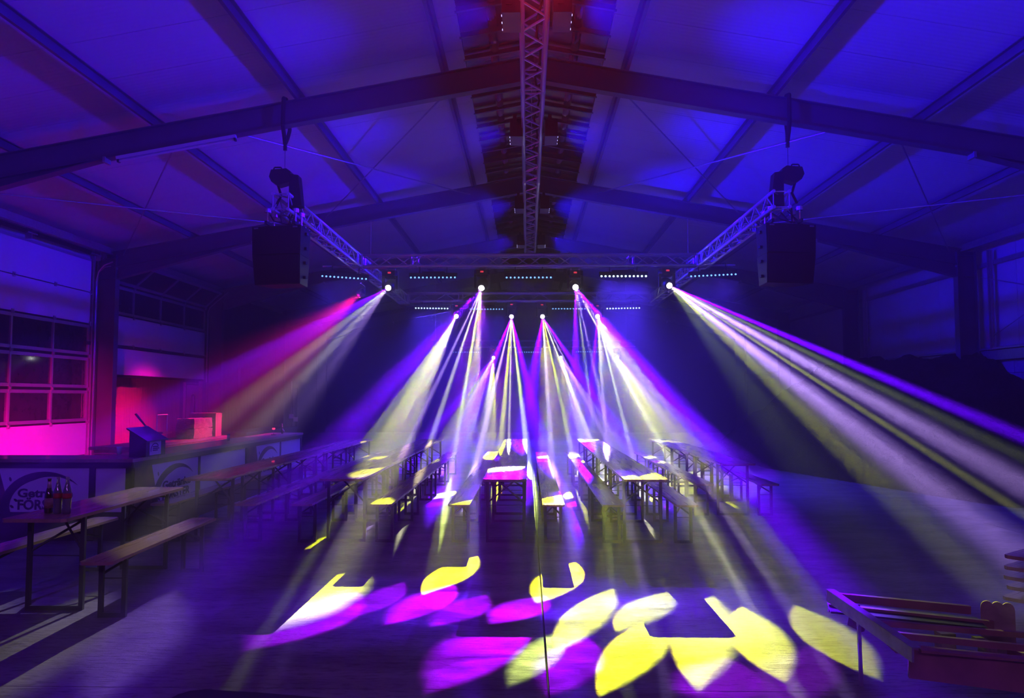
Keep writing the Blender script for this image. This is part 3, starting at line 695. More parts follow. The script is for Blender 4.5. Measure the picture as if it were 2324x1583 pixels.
for (px, py, Y, tl, pw, row) in BATTENS:
    p = on_y(px, py, Y); k = cnt[row]; cnt[row] += 1
    o = thing('led_batten', '%s led bar of the %s, twelve lit cells' % (ords[tot[row]][k], ROWN[row]), 'led bar', p, group='led battens', rot=(0, math.radians(-tl), 0))
    hs = inst('housing', housM, o, (0, 0.03, .02)); inst('bracket', brkM, o, (0, .03, .02))
    for q in range(12): inst('led_cell', ledW if pw > 150 else ledM, hs, ((q - 5.5) * .088, -.072, 0.0))
# outriggers for outer battens
for s, n in ((-1, 'left'), (1, 'right')):
    x = on_y(782, 632, 17.3).x if s < 0 else on_y(1618, 632, 17.3).x
    tag(MB().tube((x - s * .9 + .0, 17.36, 4.60), (x + s * .5, 17.36, 4.60), .024, 10).build('outrigger_tube', m_alu), 'short aluminium tube carrying the outer batten at the %s end of the front truss' % n, 'tube')
# red par
pr = thing('led_par', 'small pink glowing par lamp under the left side truss', 'stage light', (-4.02, 18.95, 4.22))
MB().lathe([(.07,-.09),(.09,-.06),(.09,.06),(.08,.07)], 14, Vector((-6.6, 3.4, -3.1)).to_track_quat('Z','Y').to_matrix().to_4x4()).build('can', m_black, pr)
q = Vector((-6.6, 3.4, -3.1)).normalized().to_track_quat('Z', 'Y').to_matrix().to_4x4()
for k in range(3):
    MB().lathe([(.026,.06),(.028,.075),(.01,.09)], 10, q @ Matrix.Translation(((k-1)*.02, (k-1)*.055, 0))).build('led_cell', m_pled, pr)
MB().path([(.1,0,0),(.1,0,.16),(-.02,0,.24),(.2,0,.3)], .01).build('yoke', m_blackm, pr)
# ------------------------------------------------------------------ blue floods on the ridge truss
fh = MB(); fh.box((0, 0, 0), (.17, .40, .24)); fhm = fh.mesh('housing', m_black)
yk = MB(); yk.box((-.02, -.215, .06), (.05, .012, .22)); yk.box((-.02, .215, .06), (.05, .012, .22)); yk.box((-.02, 0, .17), (.05, .44, .012)); ykm = yk.mesh('yoke', m_blackm)
fc = MB().box((.0, 0, 0), (.008, .014, .014)).mesh('led_cell', m_bled)
FL = {1: None, 2: 'at the very top of the view', 3: 'second pair from the top', 4: 'third pair from the top', 5: 'farthest pair, just before the front truss', 0: None}
for i, Y in enumerate(FLOOD_Y):
    for s in (-1, 1):
        if i < 1: continue
        lab = 'black flood lamp shining blue to the %s, %s' % ('left' if s < 0 else 'right', FL[i] or 'overhead beyond the top of the view')
        o = thing('flood_lamp', lab, 'flood lamp', (X0 - .03 + s * .235, Y, 5.31), group='blue floods')
        hs = inst('housing', fhm, o, (0, 0, 0)); inst('yoke', ykm, o)
        for k in range(3): inst('led_cell', fc, hs, (s * .088, (-.10, .04, .18)[k], -.10))
# ------------------------------------------------------------------ hoists and speakers
def hoist(s):
    x = X0 + s * 3.93; Y = 12.2; n = 'left' if s < 0 else 'right'
    zr = top_z(x); zb = zr - DEP
    o = thing('rafter_sling', 'black round sling looped over the nearest rafter above the %s speakers' % n, 'sling', (x, Y, zb))
    MB().path([(0, 0, DEP + .06), (0, -.12, DEP + .03), (-.005, -.125, -.02), (0, -.06, -.16), (0, 0, -.28)], .034, 8).build('front_strap', m_cloth, o)
    MB().path([(0, 0, DEP + .06), (0, .12, DEP + .03), (.03, .125, -.02), (.02, .06, -.16), (0, 0, -.28)], .03, 8).build('rear_strap', m_cloth, o)
    c = MB(); c.box((0, 0, -.33), (.055, .05, .10), bev=.012)
    c.build('shackle', m_blackm, o)
    # chain down to the hoist
    zt = zb - .38
    h = thing('chain_hoist', 'black electric chain hoist with its chain bag hanging over the %s end truss' % n, 'chain hoist', (x, Y, zt - .42))
    ch = MB()
    z = .12
    while z < .42:
        ch.tube((0, 0, z), (0, 0, z + .03), .006, 6); z += .034
    q = ch.build('chain', m_chain, h); q['kind'] = 'stuff'
    b = MB(); b.prism([(-.21,-.02),(-.18,.10),(.03,.13),(.03,-.10),(-.08,-.14),(-.17,-.08)], -.09, .09, Matrix(((-s if s<0 else -s,0,0,0),(0,0,1,0),(0,1,0,0),(0,0,0,1))))
    sx = 1 if s > 0 else -1
    b = MB(); pl = [(.22,-.02),(.19,.09),(-.05,.11),(-.12,.06),(-.12,-.10),(.08,-.16),(.18,-.10)]
    b.prism([(sx * p, q_) for p, q_ in pl], -.09, .09, Matrix(((1,0,0,0),(0,0,1,0),(0,1,0,0),(0,0,0,1)))); b.build('motor_body', m_black, h)
    MB().path([(sx*.04,0,.10),(sx*.06,0,.15),(sx*.16,0,.15),(sx*.19,0,.09)], .012).build('carry_handle', m_blackm, h)
    bag = MB(); bag.add([(-sx*.10,-.10,.02),(-sx*.24,-.10,.0),(-sx*.24,.10,.0),(-sx*.10,.10,.02),(-sx*.10,-.09,-.52),(-sx*.30,-.08,-.48),(-sx*.30,.08,-.48),(-sx*.10,.09,-.52)],
                        [(0,1,2,3),(4,7,6,5),(0,4,5,1),(1,5,6,2),(2,6,7,3),(3,7,4,0)]); bag.build('chain_bag', m_cloth, h)
    MB().path([(sx*.1,0,-.14),(sx*.05,0,-.3),(sx*.09,-.1,-.48)], .02).build('lower_sling', m_cloth, h)
    # clamps and cables where the speaker frame hangs
    sx0 = on_y(643 if s < 0 else 1779, 560, 12.3).x
    f = thing('rigging_frame', 'black rigging frame and clamps between the %s truss and its speakers' % n, 'rigging frame', (sx0, 12.35, 4.42))
    for a in (-.22, .22):
        box1((a, 0, 0), (.04, .5, .05)).build('rail', m_blackm, f)
        for b_ in (-.16, .16):
            MB().tube((a, b_, .02), (a, b_, .22), .014).lathe([(.034,-.03),(.05,-.03),(.05,.03),(.034,.03)], 10, Matrix.Translation((a, b_, .2))).build('clamp', m_alu, f)
    box1((0, 0, -.03), (.62, .06, .04)).build('cross_bar', m_blackm, f)
    for k in range(3):
        MB().path([(-.2 + k*.15, -.1, .15), (-.1 + k*.13, -.22, .02 - k*.04), (.1 + k*.06, -.15, -.02), (.15, .1 * k, .24)], .011).build('cable', m_cloth, f)
    # the speakers: two stacked wedge cabinets
    yy = 12.35; dzs = [0, -.44]
    for k in range(2):
        top = k == 0
        o = thing('line_array_speaker', '%s of the two black speakers hanging on the %s, curved grille front' % ('upper' if top else 'lower', n), 'speaker', (sx0, yy, 4.36 + (0 if top else -.455)), rz=s * .20 + (0), group='hanging speakers')
        wt, wb = (.415, .405) if top else (.405, .385); dt, db = .50, .46
        H = -.45
        c = MB(); yo = -.05
        f0 = -.26 if top else -.255; f1 = -.255 if top else -.20
        c.add([(-wt, f0, 0), (wt, f0, 0), (wt - .09, .24, 0), (-wt + .09, .24, 0), (-wb, f1, H), (wb, f1, H), (wb - .09, .22, H), (-wb + .09, .22, H)],
              [(0,1,2,3),(7,6,5,4),(0,4,5,1),(1,5,6,2),(2,6,7,3),(3,7,4,0)])
        c.build('cabinet', m_black, o)
        g = MB(); n_ = 8
        for q in range(n_):
            a = -1 + 2 * q / n_; b_ = -1 + 2 * (q + 1) / n_
            bul = lambda u: -.03 * (1 - u * u) - .012
            for (u, v) in ((a, b_),):
                g.add([(u*(wt-.02), f0 + bul(u), -.01), (v*(wt-.02), f0 + bul(v), -.01), (v*(wb-.02), f1 + bul(v), H + .01), (u*(wb-.02), f1 + bul(u), H + .01),
                       (u*(wt-.02), f0, -.01), (v*(wt-.02), f0, -.01), (v*(wb-.02), f1, H + .01), (u*(wb-.02), f1, H + .01)], [(0,1,2,3),(0,4,5,1),(3,2,6,7),(0,3,7,4),(1,5,6,2)])
        g.build('grille', m_cloth, o)
        for u in (-.33, .33): 
            if top: box1((u, f0 - .015, -.03), (.07, .03, .02)).build('badge_plate', m_galv, o)
        for q in (-1, 1):
            for zz in (-.1, -.33): box1((q * (wt - .035), -.02, zz), (.06, .06, .04)).build('rigging_plate', m_blackm, o)
hoist(-1); hoist(1)
# fluorescent strip under the left haunch, conduit on the column
o = thing('tube_light', 'unlit tube light along the left end of the nearest rafter', 'lamp', (X0 - 5.6, 12.08, top_z(5.6) - DEP - .10), rot=(0, -math.atan(SL), 0))
box1((0, 0, .02), (1.9, .07, .05)).build('housing', m_white, o); MB().tube((-.92, 0, -.03), (.92, 0, -.03), .018, 10).build('tube', m_paper, o)
for x in (-.93, .93): box1((x, 0, -.02), (.03, .06, .06)).build('end_cap', m_black, o)
tag(MB().path([(X0 - IN - .1, 18.76, 4.86), (X0 - IN - .25, 18.76, 4.84), (X0 - IN - .40, 18.76, 4.7), (X0 - IN - .42, 18.76, 4.4), (X0 - IN - .43, 18.76, .1)], .012).build('conduit', m_galv), 'thin conduit bending down the left column beside the glazed door', 'conduit')

# ------------------------------------------------------------------ beer tables and benches
def furn(kind):
    tbl = kind == 'beer_table'
    W, H, LN, tk = (.50, .77, 2.2, .026) if tbl else (.25, .48, 2.2, .024)
    o = thing(kind, 'folding beer ' + ('table' if tbl else 'bench'), 'table' if tbl else 'bench')
    c = .03
    pts = [(-W/2 + c, 0), (W/2 - c, 0), (W/2, c), (W/2, LN - c), (W/2 - c, LN), (-W/2 + c, LN), (-W/2, LN - c), (-W/2, c)]
    tp_ = MB().prism(pts, H - tk, H).build('tabletop' if tbl else 'seat_board', m_table, o)
    bat = box1((0, 0, 0), (W - .08, .08, .022)).mesh('batten', m_table)
    in_ = .34 if tbl else .30
    lw = .034
    legm = box1((0, 0, (H - tk) / 2), (lw, .03, H - tk)).mesh('leg', m_tframe)
    wl_ = W - .07
    foot = box1((0, 0, lw / 2), (wl_ - lw, .032, lw)).mesh('foot_bar', m_tframe)
    topb = box1((0, 0, H - tk - .02), (wl_ - lw, .028, .03)).mesh('top_bar', m_tframe)
    wire = MB().tube((-wl_/2, 0, 0), (wl_/2, 0, 0), .005, 6).mesh('cross_rod', m_tframe)
    for e, y, sg in ((0, in_, 1), (1, LN - in_, -1)):
        for s in (-1, 1): inst('leg', legm, o, (s * wl_ / 2, y, 0))
        inst('foot_bar', foot, o, (0, y, 0)); inst('top_bar', topb, o, (0, y, 0)); inst('batten', bat, tp_, (0, y, H - tk - .011 + 0))
        zr = H * (.56 if tbl else .62)
        inst('cross_rod', wire, o, (0, y, zr))
        for s in (-1, 1):
            br = MB(); A = Vector((s * wl_ / 2, y, zr + .03)); B = Vector((-s * wl_ * .36, y + sg * .30, H - tk - .012))
            br.tube(A, B, .011, 6); br.build('stay', m_tframe, o)
    return o
TB = furn('beer_table'); BN = furn('beer_bench'); used = {'beer_table': False, 'beer_bench': False}
def place(kind, x, y, lab, group, rz=0):
    src = TB if kind == 'beer_table' else BN
    rz += random.uniform(-.004, .004)
    if not used[kind]:
        used[kind] = True; src.location = (x, y, 0); src.rotation_euler = (0, 0, rz); src['label'] = lab; src['group'] = group; return src
    return dup(src, (x, y, 0), rz, lab, group)
POS = ['nearest the camera', 'second from the front', 'third from the front', 'farthest back']
Y1 = 9.14
rows = [('middle row', -.26, [-.79], [.30]), ('row right of the middle', 1.355, [.985], [1.825]), ('row left of the middle', -2.15, [-2.61], [-1.69]),
        ('row beside the bar', -3.73, [-4.24], [-3.26])]
for rn, x, bl_, br_ in rows:
    for k in range(4):
        y = Y1 + k * 2.215
        place('beer_table', x, y, 'wooden beer table, %s, %s' % (rn, POS[k]), 'beer tables', 0)
        for xs_, sd in ((bl_[0], 'left'), (br_[0], 'right')):
            place('beer_bench', xs_, y + .02, 'beer bench, %s side of the %s, %s' % (sd, rn, POS[k]), 'beer benches')
place('beer_table', -3.80, 6.08, 'wooden beer table with three bottles on it, at the left front', 'beer tables', .01)
place('beer_bench', -3.22, 5.92, 'wooden beer bench in front of the bottle table, nearest bench at the left', 'beer benches', .035)
place('beer_bench', -4.30, 5.95, 'wooden beer bench between the bottle table and the bar, cut by the left edge', 'beer benches', .0)
for k in range(3):
    y = Y1 + (k + 1) * 2.215
    place('beer_table', 2.98, y, 'wooden beer table, dim row at the far right, %s' % ['nearest of three', 'middle of three', 'farthest of three'][k], 'beer tables')
    for xs_, sd in ((2.52, 'left'), (3.44, 'right')):
        place('beer_bench', xs_, y + .02, 'beer bench, %s of the dim far right row, %s' % (sd, ['nearest', 'middle one', 'farthest'][k]), 'beer benches')
# bottles on the left front table
def lathe_part(name, prof, m, par, n=20): return MB().lathe(prof, n).build(name, m, par, True)
tz = .77
bx0 = on_z(108, 1164, tz)
def bottle_beer(p):
    o = thing('beer_bottle', 'brown beer bottle with pale neck foil and label, left of the three bottles', 'bottle', p)
    lathe_part('bottle_glass', [(.028,0),(.032,.004),(.033,.012),(.033,.135),(.031,.155),(.022,.185),(.016,.205),(.013,.235),(.013,.262),(.015,.264),(.015,.274),(.011,.276)], m_glassb, o)
    lathe_part('neck_foil', [(.0175,.200),(.0145,.232),(.0145,.252)], m_foil, o)
    lathe_part('label', [(.0335,.04),(.0335,.12)], m_labelp, o)
    return o
def bottle_cola(p, lab):
    o = thing('cola_bottle', lab, 'bottle', p)
    prof = [(.026,0),(.031,.006),(.033,.03),(.030,.06),(.031,.09),(.034,.12),(.034,.15),(.030,.185),(.022,.215),(.015,.245),(.0125,.27),(.0125,.282),(.0145,.284),(.0145,.292),(.0115,.294)]
    lathe_part('bottle_glass', prof, m_glassc, o)
    lathe_part('drink', [(max(r - .003, .002), z + .003) for r, z in prof[:10]], m_cola, o)
    lathe_part('label', [(.0345,.125),(.0348,.135),(.0345,.165)], m_labelr, o)
    return o
bottle_beer(on_z(110, 1163, tz))
bottle_cola(on_z(130, 1165, tz), 'clear cola bottle with a red label, middle of the three bottles')
bottle_cola(on_z(151, 1165.5, tz), 'clear cola bottle with a red label, right of the three bottles')

# ------------------------------------------------------------------ bar
BXF, BY0, BY1, BH = -4.70, 9.42, 16.62, .97
bar = thing('bar_counter', 'L shaped bar with a dark top, white panels and printed banners, along the left side', 'bar counter', (BXF, BY0, 0))
# top boards: front leg across, long leg along the hall
box1((-2.2, .32, BH - .02), (4.4, .64, .04)).build('counter_top', m_counter, bar)
box1((-.32, .66 + (BY1 - BY0 - .66) / 2 + .0, BH - .02), (.64, BY1 - BY0 - .66, .04)).build('counter_top', m_counter, bar)
box1((-2.2, .035, BH - .075), (4.4, .03, .07)).build('edge_board', m_barframe, bar)
box1((-.035, (BY1 - BY0) / 2, BH - .075), (.03, BY1 - BY0, .07)).build('edge_board', m_barframe, bar)
def post(x, y, w=.07):
    box1((x, y, (BH - .04) / 2), (w, w, BH - .04)).build('post', m_barframe, bar)
for x in (-.06, -.50, -2.0, -3.4, -4.35): post(x, .06)
for y in (.06, 2.0, 3.93, 5.76, 7.16): post(-.06, y)
box1((-2.2, .07, .17), (4.4, .03, .34)).build('kick_board', m_barframe, bar)
box1((-.07, (BY1 - BY0) / 2, .17), (.03, BY1 - BY0, .34)).build('kick_board', m_barframe, bar)
box1((-2.2, .5, .5), (4.3, .02, .9)).build('inner_board', m_barframe, bar)
box1((-.5, 3.9, .5), (.02, 6.4, .9)).build('inner_board', m_barframe, bar)
zb, zt_ = .34, BH - .11
def panel_y(y0, y1, name, m, dx_=0): return box1((-.045 + dx_, (y0 + y1) / 2, (zb + zt_) / 2), (.012, y1 - y0, zt_ - zb)).build(name, m, bar)
def panel_x(x0, x1, name, m): return box1(((x0 + x1) / 2, .045, (zb + zt_) / 2), (x1 - x0, .012, zt_ - zb)).build(name, m, bar)
panel_y(2.04, 3.89, 'white_panel', m_white); panel_y(5.80, 7.12, 'white_panel', m_white); panel_x(-.46, -.10, 'white_panel', m_white)
def banner(par, W, H, T, word2, wide=1.0):
    """white banner with photo, swoosh and lettering; local x along, y up, z out"""
    root_ = par; par = MB().prism([(0,0),(W,0),(W,H),(0,H)], 0, .01, T).build('banner', m_white, par)
    sl = .30 * W
    MB().prism([(0,0),(sl*1.15,0),(sl*1.02,H*.35),(sl*.78,H),(0,H)], .0, .0125, T).build('banner_photo', m_photo, par)
    # swoosh: crescent between two arcs
    cx, cy_ = .62 * W, .12 * H; pts = []; n = 18
    for k in range(n + 1):
        a = math.radians(196 - k * (196 - 38) / n); pts.append((cx + .36 * W * math.cos(a) + 0, cy_ + .80 * H * math.sin(a)))
    inner = []
    for k in range(n + 1):
        t = k / n; a = math.radians(38 + k * (192 - 38) / n); th = math.sin(PI * min(1, (t * .9 + .0))) 
        rx = .36 * W - .075 * W * min(1, t * 2.2); ry = .80 * H - .17 * H * min(1, t * 2.2)
        inner.append((cx + rx * math.cos(a), cy_ + ry * math.sin(a)))
    poly = pts + inner
    # strip mesh
    sm = MB(); m_ = n + 1
    A = pts; B = inner[::-1]
    for k in range(n):
        a0, a1, b0, b1 = A[k], A[k+1], B[k], B[k+1]
        sm.add([(*a0, .014), (*a1, .014), (*b1, .014), (*b0, .014), (*a0, .008), (*a1, .008), (*b1, .008), (*b0, .008)], [(0,1,2,3),(7,6,5,4),(0,4,5,1),(2,6,7,3)], T)
    sm.build('swoosh', m_ink, par)
    def text(s, x, y, size, sq=1.0):
        cu = bpy.data.curves.new('t', 'FONT'); cu.body = s; cu.size = size; cu.extrude = .0015; cu.offset = size * .030; cu.resolution_u = 3
        t = bpy.data.objects.new('lettering', cu); C.objects.link(t); t.parent = par
        Mx = T @ Matrix.Translation((x, y, .0135)) @ Matrix.Diagonal((sq, 1, 1, 1))
        me = bpy.data.meshes.new_from_object(t.evaluated_get(bpy.context.evaluated_depsgraph_get())); me.transform(Mx); me.materials.clear(); me.materials.append(m_ink)
        C.objects.unlink(t); bpy.data.objects.remove(t); t = bpy.data.objects.new('lettering', me); C.objects.link(t); t.parent = par
    text('Getr\u00e4nke', .40 * W, .34 * H, .27 * H, .27 * W / (.27 * H * 3.9) * 1.75 * wide)
    text(word2, .40 * W, .06 * H, .31 * H, .27 * W / (.31 * H * 4.3) * 1.75 * wide)
    leaf = [(0,0),(.02,.012),(.045,.01),(.06,-.005),(.04,-.018),(.015,-.014)]
    for (lx, ly, r) in ((.34, .16, -.6), (.37, .30, -.5), (.33, .80, -1.2)):
        MB().prism(leaf, .012, .014, T @ Matrix.Translation((lx * W, ly * H, 0)) @ Matrix.Rotation(r, 4, 'Z')).build('printed_leaf', m_ink, par)
H_ = zt_ - zb
Ty = lambda y0: Matrix(((0,0,1,-.04),(1,0,0,y0),(0,1,0,zb),(0,0,0,1)))
banner(bar, 1.85, H_, Ty(.11), 'F\u00d6RSTER'); banner(bar, 1.75, H_, Ty(3.98), 'F\u00d6RSTER')
Tx = Matrix(((1,0,0,-1.97),(0,0,-1,.04),(0,1,0,zb),(0,0,0,1)))
banner(bar, 1.44, H_, Tx, 'F\u00d6RSTER')
panel_x(-3.37, -2.04, 'white_panel', m_white)
# dispenser box on the corner of the bar
d = thing('till_cabinet', 'dark sloped-top cabinet with a printed sheet, on the corner of the bar', 'cabinet', (-4.90, 9.72, BH))
cab = MB(); cab.add([(0,0,0),(.21,0,0),(.21,.52,0),(0,.52,0),(0,0,.325),(.21,0,.20),(.21,.52,.20),(0,.52,.325)], [(3,2,1,0),(0,1,5,4),(1,2,6,5),(2,3,7,6),(3,0,4,7),(4,5,6,7)])
cab.build('cabinet_body', m_barframe, d)
tp = MB(); tp.add([(-.03,-.025,.345),(.235,-.025,.185),(.235,.545,.185),(-.03,.545,.345),(-.03,-.025,.36),(.235,-.025,.20),(.235,.545,.20),(-.03,.545,.36)], [(3,2,1,0),(4,5,6,7),(0,1,5,4),(1,2,6,5),(2,3,7,6),(3,0,4,7)])
tp.build('sloped_top', m_blackm, d)
Tp = Matrix(((0,0,1,.212),(1,0,0,.09),(0,1,0,.015),(0,0,0,1)))
MB().prism([(0,0),(.30,0),(.30,.17),(0,.17)], 0, .002, Tp).build('printed_sheet', m_paper, d)
sm = MB(); n = 12
for k in range(n):
    a0 = math.radians(190 - 150 * k / n); a1 = math.radians(190 - 150 * (k + 1) / n)
    P = lambda a, r: (.14 + .12 * r * math.cos(a), .06 + .09 * r * math.sin(a), .003)
    sm.add([P(a0, 1), P(a1, 1), P(a1, .84), P(a0, .84)], [(0,1,2,3)], Tp)
sm.build('swoosh', m_ink, d)
for zz, l_ in ((.095, .15), (.072, .17), (.05, .13)): MB().prism([(.08, zz), (.08 + l_, zz), (.08 + l_, zz + .014), (.08, zz + .014)], .002, .0035, Tp).build('print_line', m_ink, d)
# cup and small items beside it
c_ = thing('paper_cup', 'pale cup standing left of the dark till cabinet', 'cup', on_y(279, 1012, 10.6)); c_.location.z = BH
lathe_part('cup', [(.024,0),(.035,.10),(.033,.10)], m_paper, c_)
c_.location.x, c_.location.y = -5.27, 10.2
BK = -6.20
# back counter
bc = thing('back_counter', 'wooden back counter behind the bar carrying the straw bale', 'counter', (BK, 12.4, 0))
box1((-.33, 1.95, .905), (.70, 3.96, .045)).build('counter_top', m_counter, bc)
box1((-.30, 1.95, .855), (.62, 3.9, .05)).build('counter_top', m_wood, bc)
box1((-.04, 1.95, .42), (.03, 3.8, .80)).build('front_board', m_wood, bc)
box1((-.32, .04, .42), (.58, .03, .80)).build('side_board', m_wood, bc); box1((-.32, 3.85, .42), (.58, .03, .80)).build('side_board', m_wood, bc)
box1((-.015, 2.5, .80), (.02, 2.9, .018)).build('light_strip', m_strip, bc, label='glowing pink light strip under the counter edge')
# straw bale
bale = thing('straw_bale', 'compressed straw bale on the back counter, lit pink on its side', 'straw bale', (BK - .22, 14.86, .93))
bm = bmesh.new(); bmesh.ops.create_grid(bm, x_segments=1, y_segments=1, size=1); bm.free()
def lumpy(name, dims, seg, amp, m, par, seed=1, freq=9.0):
    bm = bmesh.new(); bmesh.ops.create_cube(bm, size=1); bmesh.ops.subdivide_edges(bm, edges=bm.edges[:], cuts=seg, use_grid_fill=True)
    from mathutils import noise
    for v in bm.verts:
        p = Vector((v.co.x * dims[0], v.co.y * dims[1], v.co.z * dims[2])); nn = noise.noise_vector(p * freq + Vector((seed, 0, 0)))
        v.co = p + nn * amp; v.co.z += dims[2] / 2
        if v.co.z < 0 : v.co.z = 0
    me = bpy.data.meshes.new(name); bm.to_mesh(me); bm.free(); me.materials.append(m)
    o = bpy.data.objects.new(name, me); C.objects.link(o); o.parent = par; return o
b1 = lumpy('bale_half', (.34, .86, .18), 12, .022, m_hay, bale); b1.location = (-.02, .43, 0)
b2 = lumpy('bale_half', (.34, .86, .18), 12, .022, m_hay, bale, 5); b2.location = (-.02, .43, .19)
st = MB()
for k in range(160):
    y = random.uniform(0, .86); z = random.uniform(.02, .37); x = .15 + random.uniform(-.01, .01); a = random.uniform(-1, 1); l = random.uniform(.03, .09)
    st.tube((x, y, z), (x + random.uniform(0, .03), y + l * math.cos(a), z + l * math.sin(a) * .7), .0018, 3, cap=False)
for k in range(40):
    x = random.uniform(-.17, .15); z = random.uniform(.02, .36); st.tube((x, .86, z), (x + random.uniform(-.03, .03), .86 + random.uniform(.01, .06), z + random.uniform(-.03, .02)), .0018, 3, cap=False)
q = st.build('stalks', m_hay, bale); q['kind'] = 'stuff'
# wooden box behind the bale
wbx = thing('wooden_cabinet', 'plain wooden box cabinet behind the straw bale, its right side glowing red', 'cabinet', (BK - .02, 15.78, .93))
box1((-.27, .28, .225), (.54, .03, .45)).build('back_board', m_wood, wbx); box1((-.01, .14, .225), (.018, .30, .45)).build('side_board', m_wood, wbx)
box1((-.53, .14, .225), (.018, .30, .45)).build('side_board', m_wood, wbx); box1((-.27, .14, .455), (.56, .32, .018)).build('top_board', m_wood, wbx)
box1((-.27, 0, .225), (.52, .015, .44)).build('front_board', m_wood, wbx)
# beer tap, frame, on the back counter
tap = thing('beer_tap', 'dark beer tap with angled handle behind the till cabinet', 'beer tap', (BK - .30, 13.45, .93))
MB().tube((0, 0, 0), (0, 0, .30), .022, 10).build('column', m_galv, tap); MB().tube((0, -.02, .22), (.10, -.22, .06), .013, 8).build('spout', m_galv, tap)
MB().tube((0, 0, .28), (-.14, -.10, .50), .014, 8, .02).build('handle', m_black, tap); box1((0, 0, .015), (.16, .22, .03)).build('tap_base', m_galv, tap)
fr_ = thing('metal_rack', 'open metal tube frame standing beside the straw bale', 'rack', (BK - .42, 14.2, .93))
for y in (-.1, .30): MB().tube((0, y, 0), (0, y, .46), .012, 8).build('upright', m_galv, fr_)
MB().tube((0, -.1, .46), (0, .3, .46), .012, 8).build('cross_tube', m_galv, fr_); box1((0, .1, .14), (.2, .36, .03)).build('shelf', m_barframe, fr_)
# counter behind the far end of the bar
fc_ = thing('service_counter', 'dark service counter beyond the straw bale, behind the far bar banners', 'counter', (-6.6, 17.6, 0))
box1((0, 2.0, .90), (.7, 4.0, .05)).build('counter_top', m_barframe, fc_); box1((.3, 2.0, .44), (.03, 3.9, .86)).build('front_board', m_barframe, fc_); box1((-.3, 2.0, .44), (.03, 3.9, .86)).build('back_board', m_barframe, fc_)
for y in (.03, 3.97): box1((0, y, .44), (.58, .03, .86)).build('side_board', m_barframe, fc_)
dsp = thing('price_sign', 'tiny red sign on a thin stand at the far end of the bar', 'display', on_y(617, 982, 15.6)); dsp.location.z = BH; dsp.location.x = -5.0
MB().tube((0, 0, .01), (0, 0, .10), .006, 6).build('stand', m_galv, dsp); box1((0, 0, .12), (.055, .012, .035)).build('sign_plate', m_sign, dsp); box1((0, 0, .005), (.08, .08, .01)).build('foot', m_black, dsp)
gl = thing('drinking_glass', 'small pale glass on the bar top, right of the lit wooden cabinet', 'glass', (-5.1, 13.5, BH)); lathe_part('glass', [(.022,0),(.026,.12),(.024,.12)], m_glassc, gl)
t2 = thing('tap_fitting', 'dark tap fitting on the far end of the bar', 'beer tap', (-5.0, 16.15, BH))
MB().tube((0,0,0),(0,0,.12),.02,8).build('column', m_black, t2); MB().tube((0,0,.10),(.08,-.1,.04),.012,8).build('spout', m_galv, t2); MB().tube((0,0,.12),(-.04,.1,.19),.012,8).build('handle', m_black, t2)
for k, (px, py) in enumerate(((661, 944), (671, 951))):
    p = on_y(px, py, 25.3)
    o = box1((0, 0, 0), (.14, .022, .14)).build('paper_note', m_paper); o.location = p
    tag(o, ('left' if k == 0 else 'right') + ' one of two pale square notes pinned up behind the far bar end', 'note')
    tag(box1((0, .03, 0), (.05, .04, p.z * 2)).build('note_post', m_darkwall), 'dark upright batten behind the %s pale note' % ('left', 'right')[k], 'post').location = (p.x, p.y, p.z)

# ------------------------------------------------------------------ mulch heap on the right
from mathutils import noise as NZ
def heap():
    bm = bmesh.new(); nx, ny = 70, 150; x0h, x1h, y0h, y1h = 5.6, RX - .05, 12.5, 27.5
    grid = []
    for i in range(nx + 1):
        rw = []
        for j in range(ny + 1):
            x = x0h + (x1h - x0h) * i / nx; y = y0h + (y1h - y0h) * j / ny
            u = (x - x0h) / (x1h - x0h); v = (y - y0h) / (y1h - y0h)
            top = 2.62 * min(1, max(0, (v + .02) / .44)) ** .75 * min(1, (1 - v) / .22) ** .6 * (1 if v < .6 else 1)
            xs0 = 5.8 + 1.6 * max(0, 1 - v * 2.2)
            pr = min(1, max(0, (x - xs0) / 3.0)) ** .8
            z = top * pr
            nn = NZ.fractal(Vector((x * .9, y * .9, 0)), .9, 2.1, 5) 
            z = max(0, z + (nn * .30) * min(1, z * 1.4)) 
            rw.append(bm.verts.new((x, y, z - .02)))
        grid.append(rw)
    for i in range(nx):
        for j in range(ny): bm.faces.new((grid[i][j], grid[i+1][j], grid[i+1][j+1], grid[i][j+1]))
    # skirt
    me = bpy.data.meshes.new('mulch_heap'); bm.to_mesh(me); bm.free(); me.materials.append(m_mulch)
    o = bpy.data.objects.new('mulch_heap', me); C.objects.link(o)
    tag(o, 'dark loose heap of bark or root mulch piled against the right wall', 'heap', kind='stuff')
heap()

# ------------------------------------------------------------------ steel trailer frame, lower right
fw = thing('steel_rack_frame', 'rusty red steel frame with a zinc rail on a thin leg, lower right', 'steel frame', (1.92, 4.66, 0))
def bar3(a, b, w, h, m, name, par=fw, roll=0):
    a = Vector(a); b = Vector(b); d_ = (b - a); L = d_.length; q = Matrix.Translation((a + b) / 2) @ d_.to_track_quat('X', 'Z').to_matrix().to_4x4() @ Matrix.Rotation(roll, 4, 'X')
    return MB().box((0, 0, 0), (L, w, h), q).build(name, m, par)
P = lambda x, y, z: (x - 1.92, y - 4.66, z)
def pz(px, py, z): v = on_z(px, py, z); return P(v.x, v.y, v.z)
zr = .43
A = pz(1878, 1350, .45); B = pz(2072, 1486, .39)
bar3(A, B, .012, .075, m_rail, 'zinc_rail'); 
A2 = tuple(Vector(A) + Vector((.02, 0, .036))); B2 = tuple(Vector(B) + Vector((.02, 0, .036))); bar3(A2, B2, .045, .006, m_rail, 'rail_flange')
